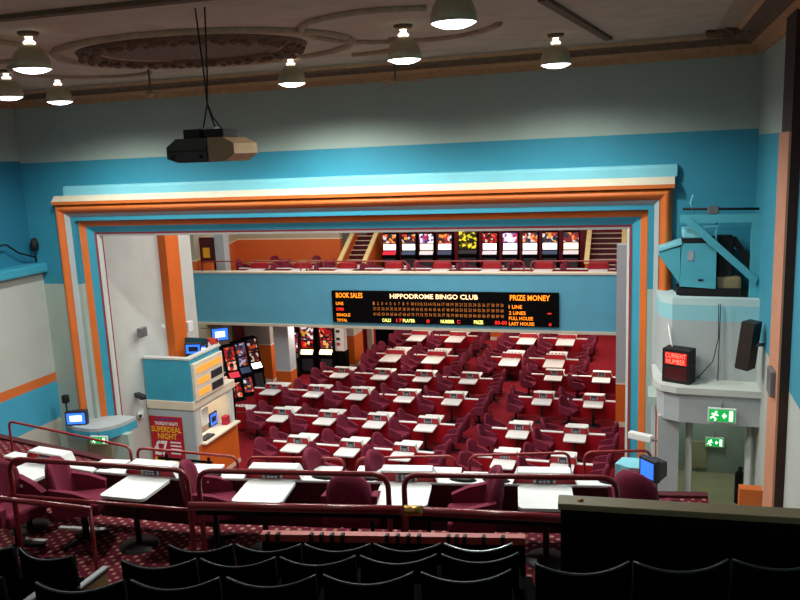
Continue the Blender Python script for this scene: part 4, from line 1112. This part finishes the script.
# ================================================================== PENDANT LAMPS, FANS, PROJECTOR
LAMPS = [((-7.5, 8.48), 'big dome lamp, biggest of the cluster beyond the stair'), ((-10.54, 11.27), 'dome lamp at the very edge of the cluster beyond the stair'), ((-10.64, 12.64), 'smallest dome lamp of the cluster beyond the stair'),
         ((-5.77, 12.56), 'dome lamp over the kiosk end of the score board, by the rose'), ((-3.17, 10.6), 'dome lamp over the middle of the proscenium'), ((-1.86, 8.0), 'dome lamp cut by the top edge, closest overhead'), ((-1.35, 12.7), 'dome lamp nearest the exit-side wall')]
base = None
for (x, y), l in LAMPS:
    lab = 'grey metal ' + l
    if base is None:
        t = thing('pendant_lamp', lab, 'lamp', (x, y, CZ), 0, 'dome lamps on the ceiling'); base = t
        MB().lathe([(0.0, -0.06), (0.10, -0.055), (0.13, -0.02), (0.13, 0.0)], seg=20).build('ceiling_plate', M['moulding_dark'], t)
        mb = MB(); mb.lathe([(0.05, -0.05), (0.04, -0.09), (0.08, -0.13), (0.055, -0.16)], seg=16); mb.build('neck', M['neck_glow'], t)
        mb = MB(); mb.lathe([(0.06, -0.15), (0.13, -0.19), (0.20, -0.27), (0.232, -0.37), (0.24, -0.46), (0.23, -0.46), (0.22, -0.37), (0.18, -0.28), (0.05, -0.19)], seg=32); mb.build('shade', M['shade'], t)
        mb = MB(); mb.lathe([(0.0, -0.515), (0.12, -0.50), (0.19, -0.475), (0.235, -0.445)], seg=32); mb.build('diffuser', M['lamp_glow'], t)
    else:
        dup(base, (x, y, CZ), 0, lab)
    ld = bpy.data.lights.new('pendant_light', 'SPOT'); ld.energy = 950 if 'rose' in l else (650 if 'middle' in l else 420); ld.spot_size = math.radians(166); ld.spot_blend = 0.6; ld.shadow_soft_size = 0.15
    ld.color = (0.95, 1.0, 0.93)
    lo = bpy.data.objects.new('pendant_light', ld); C.objects.link(lo); lo.location = (x, y, CZ-0.58)
for (x, y), l in [((-8.6, 12.6), 'brown ceiling fan beyond the oval rose'), ((-4.25, 13.6), 'brown ceiling fan near the middle of the cornice')]:
    t = thing('ceiling_fan', l, 'fan', (x, y, CZ), 0.3, 'ceiling fans')
    MB().tube([(0, 0, 0), (0, 0, -0.42)], 0.018, 8).build('rod', M['moulding_dark'], t)
    MB().lathe([(0, -0.40), (0.07, -0.41), (0.09, -0.46), (0, -0.50)], seg=16).build('motor', M['moulding'], t)
    for k in range(3):
        a = k*2*PI/3; bm = bmesh.new(); bmesh.ops.create_cube(bm, size=1); bm.transform(Matrix.Diagonal((0.42, 0.11, 0.012, 1))); bm.transform(Matrix.Translation((0.30, 0, -0.455)))
        mb = MB(); mb.add_bm(bm, Matrix.Rotation(a, 4, 'Z')); mb.build('blade', M['moulding_tan'], t)
t = thing('projector', 'large brown ceiling projector hanging on cables before the arch', 'projector', (-4.72, 8.0, ZC+0.03), 0.0)
t.scale = (0.80, 0.80, 0.80)
oct_ = [(-0.52, 0.06), (-0.52, 0.22), (-0.36, 0.33), (0.36, 0.33), (0.53, 0.24), (0.53, 0.10), (0.38, 0.0), (-0.34, 0.0)]
def clip_oct(x0, x1):
    out = []
    n = len(oct_)
    def clip(pts, f):
        r = []
        for i in range(len(pts)):
            a, b = pts[i], pts[(i+1) % len(pts)]
            fa, fb = f(a), f(b)
            if fa >= 0: r.append(a)
            if fa*fb < 0:
                u = fa/(fa-fb); r.append((a[0]+(b[0]-a[0])*u, a[1]+(b[1]-a[1])*u))
        return r
    return clip(clip(oct_, lambda p: p[0]-x0), lambda p: x1-p[0])
MB().extrude(clip_oct(-1, 0.12), 'y', -0.35, 0.35).build('casing_shaded_half', M['projector_shaded'], t)  # casing split by tone, light and shade put into the two colours
MB().extrude(clip_oct(0.12, 1), 'y', -0.33, 0.35).build('casing_lit_half', M['projector_lit'], t, 'tan half of the casing, coloured as its lit side')
MB().box(-0.50, 0.12, -0.36, -0.35, 0.15, 0.17).build('seam', M['cable'], t)
for x in (-0.42, 0.02): MB().lathe([(0, -0.37), (0.03, -0.37), (0.04, -0.34)], (x, 0, 0.08), 12, 'y').build('lens', M['cable'], t)
MB().box(-0.33, -0.06, -0.2, 0.2, 0.33, 0.46, 0.01, 1).build('clamp', M['cable'], t)
MB().box(0.0, 0.31, -0.2, 0.2, 0.33, 0.45, 0.01, 1).build('clamp', M['cable'], t)
MB().box(-0.14, 0.1, -0.1, 0.1, 0.45, 0.48).build('clamp', M['metal'], t)
for pts in ([(-0.12, 0, 0.46), (-0.02, 0, 0.80), (-0.03, 0, 1.2), (-0.08, 0, 2.10)], [(0.08, 0, 0.46), (-0.02, 0, 0.80), (0.02, 0, 1.2), (0.07, 0, 2.10)], [(0.18, 0, 0.46), (0.05, 0, 0.62), (-0.02, 0, 0.82)]):
    MB().tube(pts, 0.011, 6).build('suspension_cable', M['cable'], t)

# ================================================================== LIGHT
def area(loc, rot, sx, sy_, e, col, name='area_light', spread=None):
    l = bpy.data.lights.new(name, 'AREA'); l.shape = 'RECTANGLE'; l.size = sx; l.size_y = sy_; l.energy = e; l.color = col
    if spread: l.spread = math.radians(spread)
    o = bpy.data.objects.new(name, l); C.objects.link(o); o.location = loc; o.rotation_euler = rot; return o
WARM = (1.0, 0.86, 0.72)
# unseen fill lights added above the arch for stage and hall
area((-6.5, 20.5, ZC+1.1), (0, 0, 0), 9, 5, 560, (1.0, 0.94, 0.88), 'stage_fill')
area((-8.0, 25.0, ZC+1.1), (math.radians(-18), 0, 0), 13, 2, 500, (1.0, 0.95, 0.9), 'hall_fill')
area((-6.0, 16.6, ZC+0.7), (math.radians(62), 0, 0), 7, 0.8, 270, (0.95, 0.98, 1.0), 'parapet_fill')  # fill added to brighten the blue balcony parapet, no visible source
# unseen fill lights added under the balcony
for x, y in [(-13, 27.5), (-9.0, 28.5), (-5.0, 28.5), (-1.5, 28.5), (-9.0, 32.5), (-5.0, 32.5), (-1.8, 32.5), (-11, 36), (-6, 36), (-2, 36)]:
    area((x, y, ZC-6.14), (0, 0, 0), 1.2, 1.2, 75, WARM, 'under_balcony_fill')
# added fill over the balcony, its source unseen
for x in (-15.5, -11, -6.5, -2):
    area((x, 30.5, ZC+0.6), (0, 0, 0), 2, 2, 140, WARM, 'balcony_fill')
area((-12.3, 18.7, zb_-0.29), (0, 0, 0), 0.5, 1.5, 10, (1, 0.97, 0.85), 'booth_light')
area((1.2, 16.3, ZC-4.7), (0, 0, 0), 0.6, 0.6, 16, (0.8, 1.0, 0.85), 'exit_light')
# fill spots added overhead, out of view, to brighten the circle desks
for x, y in ((-6.5, 4.0), (-1.5, 4.5)):
    ld = bpy.data.lights.new('circle_fill_spot', 'SPOT'); ld.energy = 42; ld.spot_size = math.radians(110); ld.spot_blend = 0.8; ld.shadow_soft_size = 0.2; ld.color = (0.95, 0.97, 1.0)
    lo = bpy.data.objects.new('circle_fill_spot', ld); C.objects.link(lo); lo.location = (x, y, CZ-0.7); lo.rotation_euler = (math.radians(42), 0, 0)

wd_ = bpy.data.worlds.new('world'); sc.world = wd_; wd_.use_nodes = True
bg = wd_.node_tree.nodes['Background']; bg.inputs['Color'].default_value = (0.62, 0.76, 0.72, 1); bg.inputs['Strength'].default_value = 0.50
sc.view_settings.view_transform = 'Standard'
sc.view_settings.exposure = 0.0
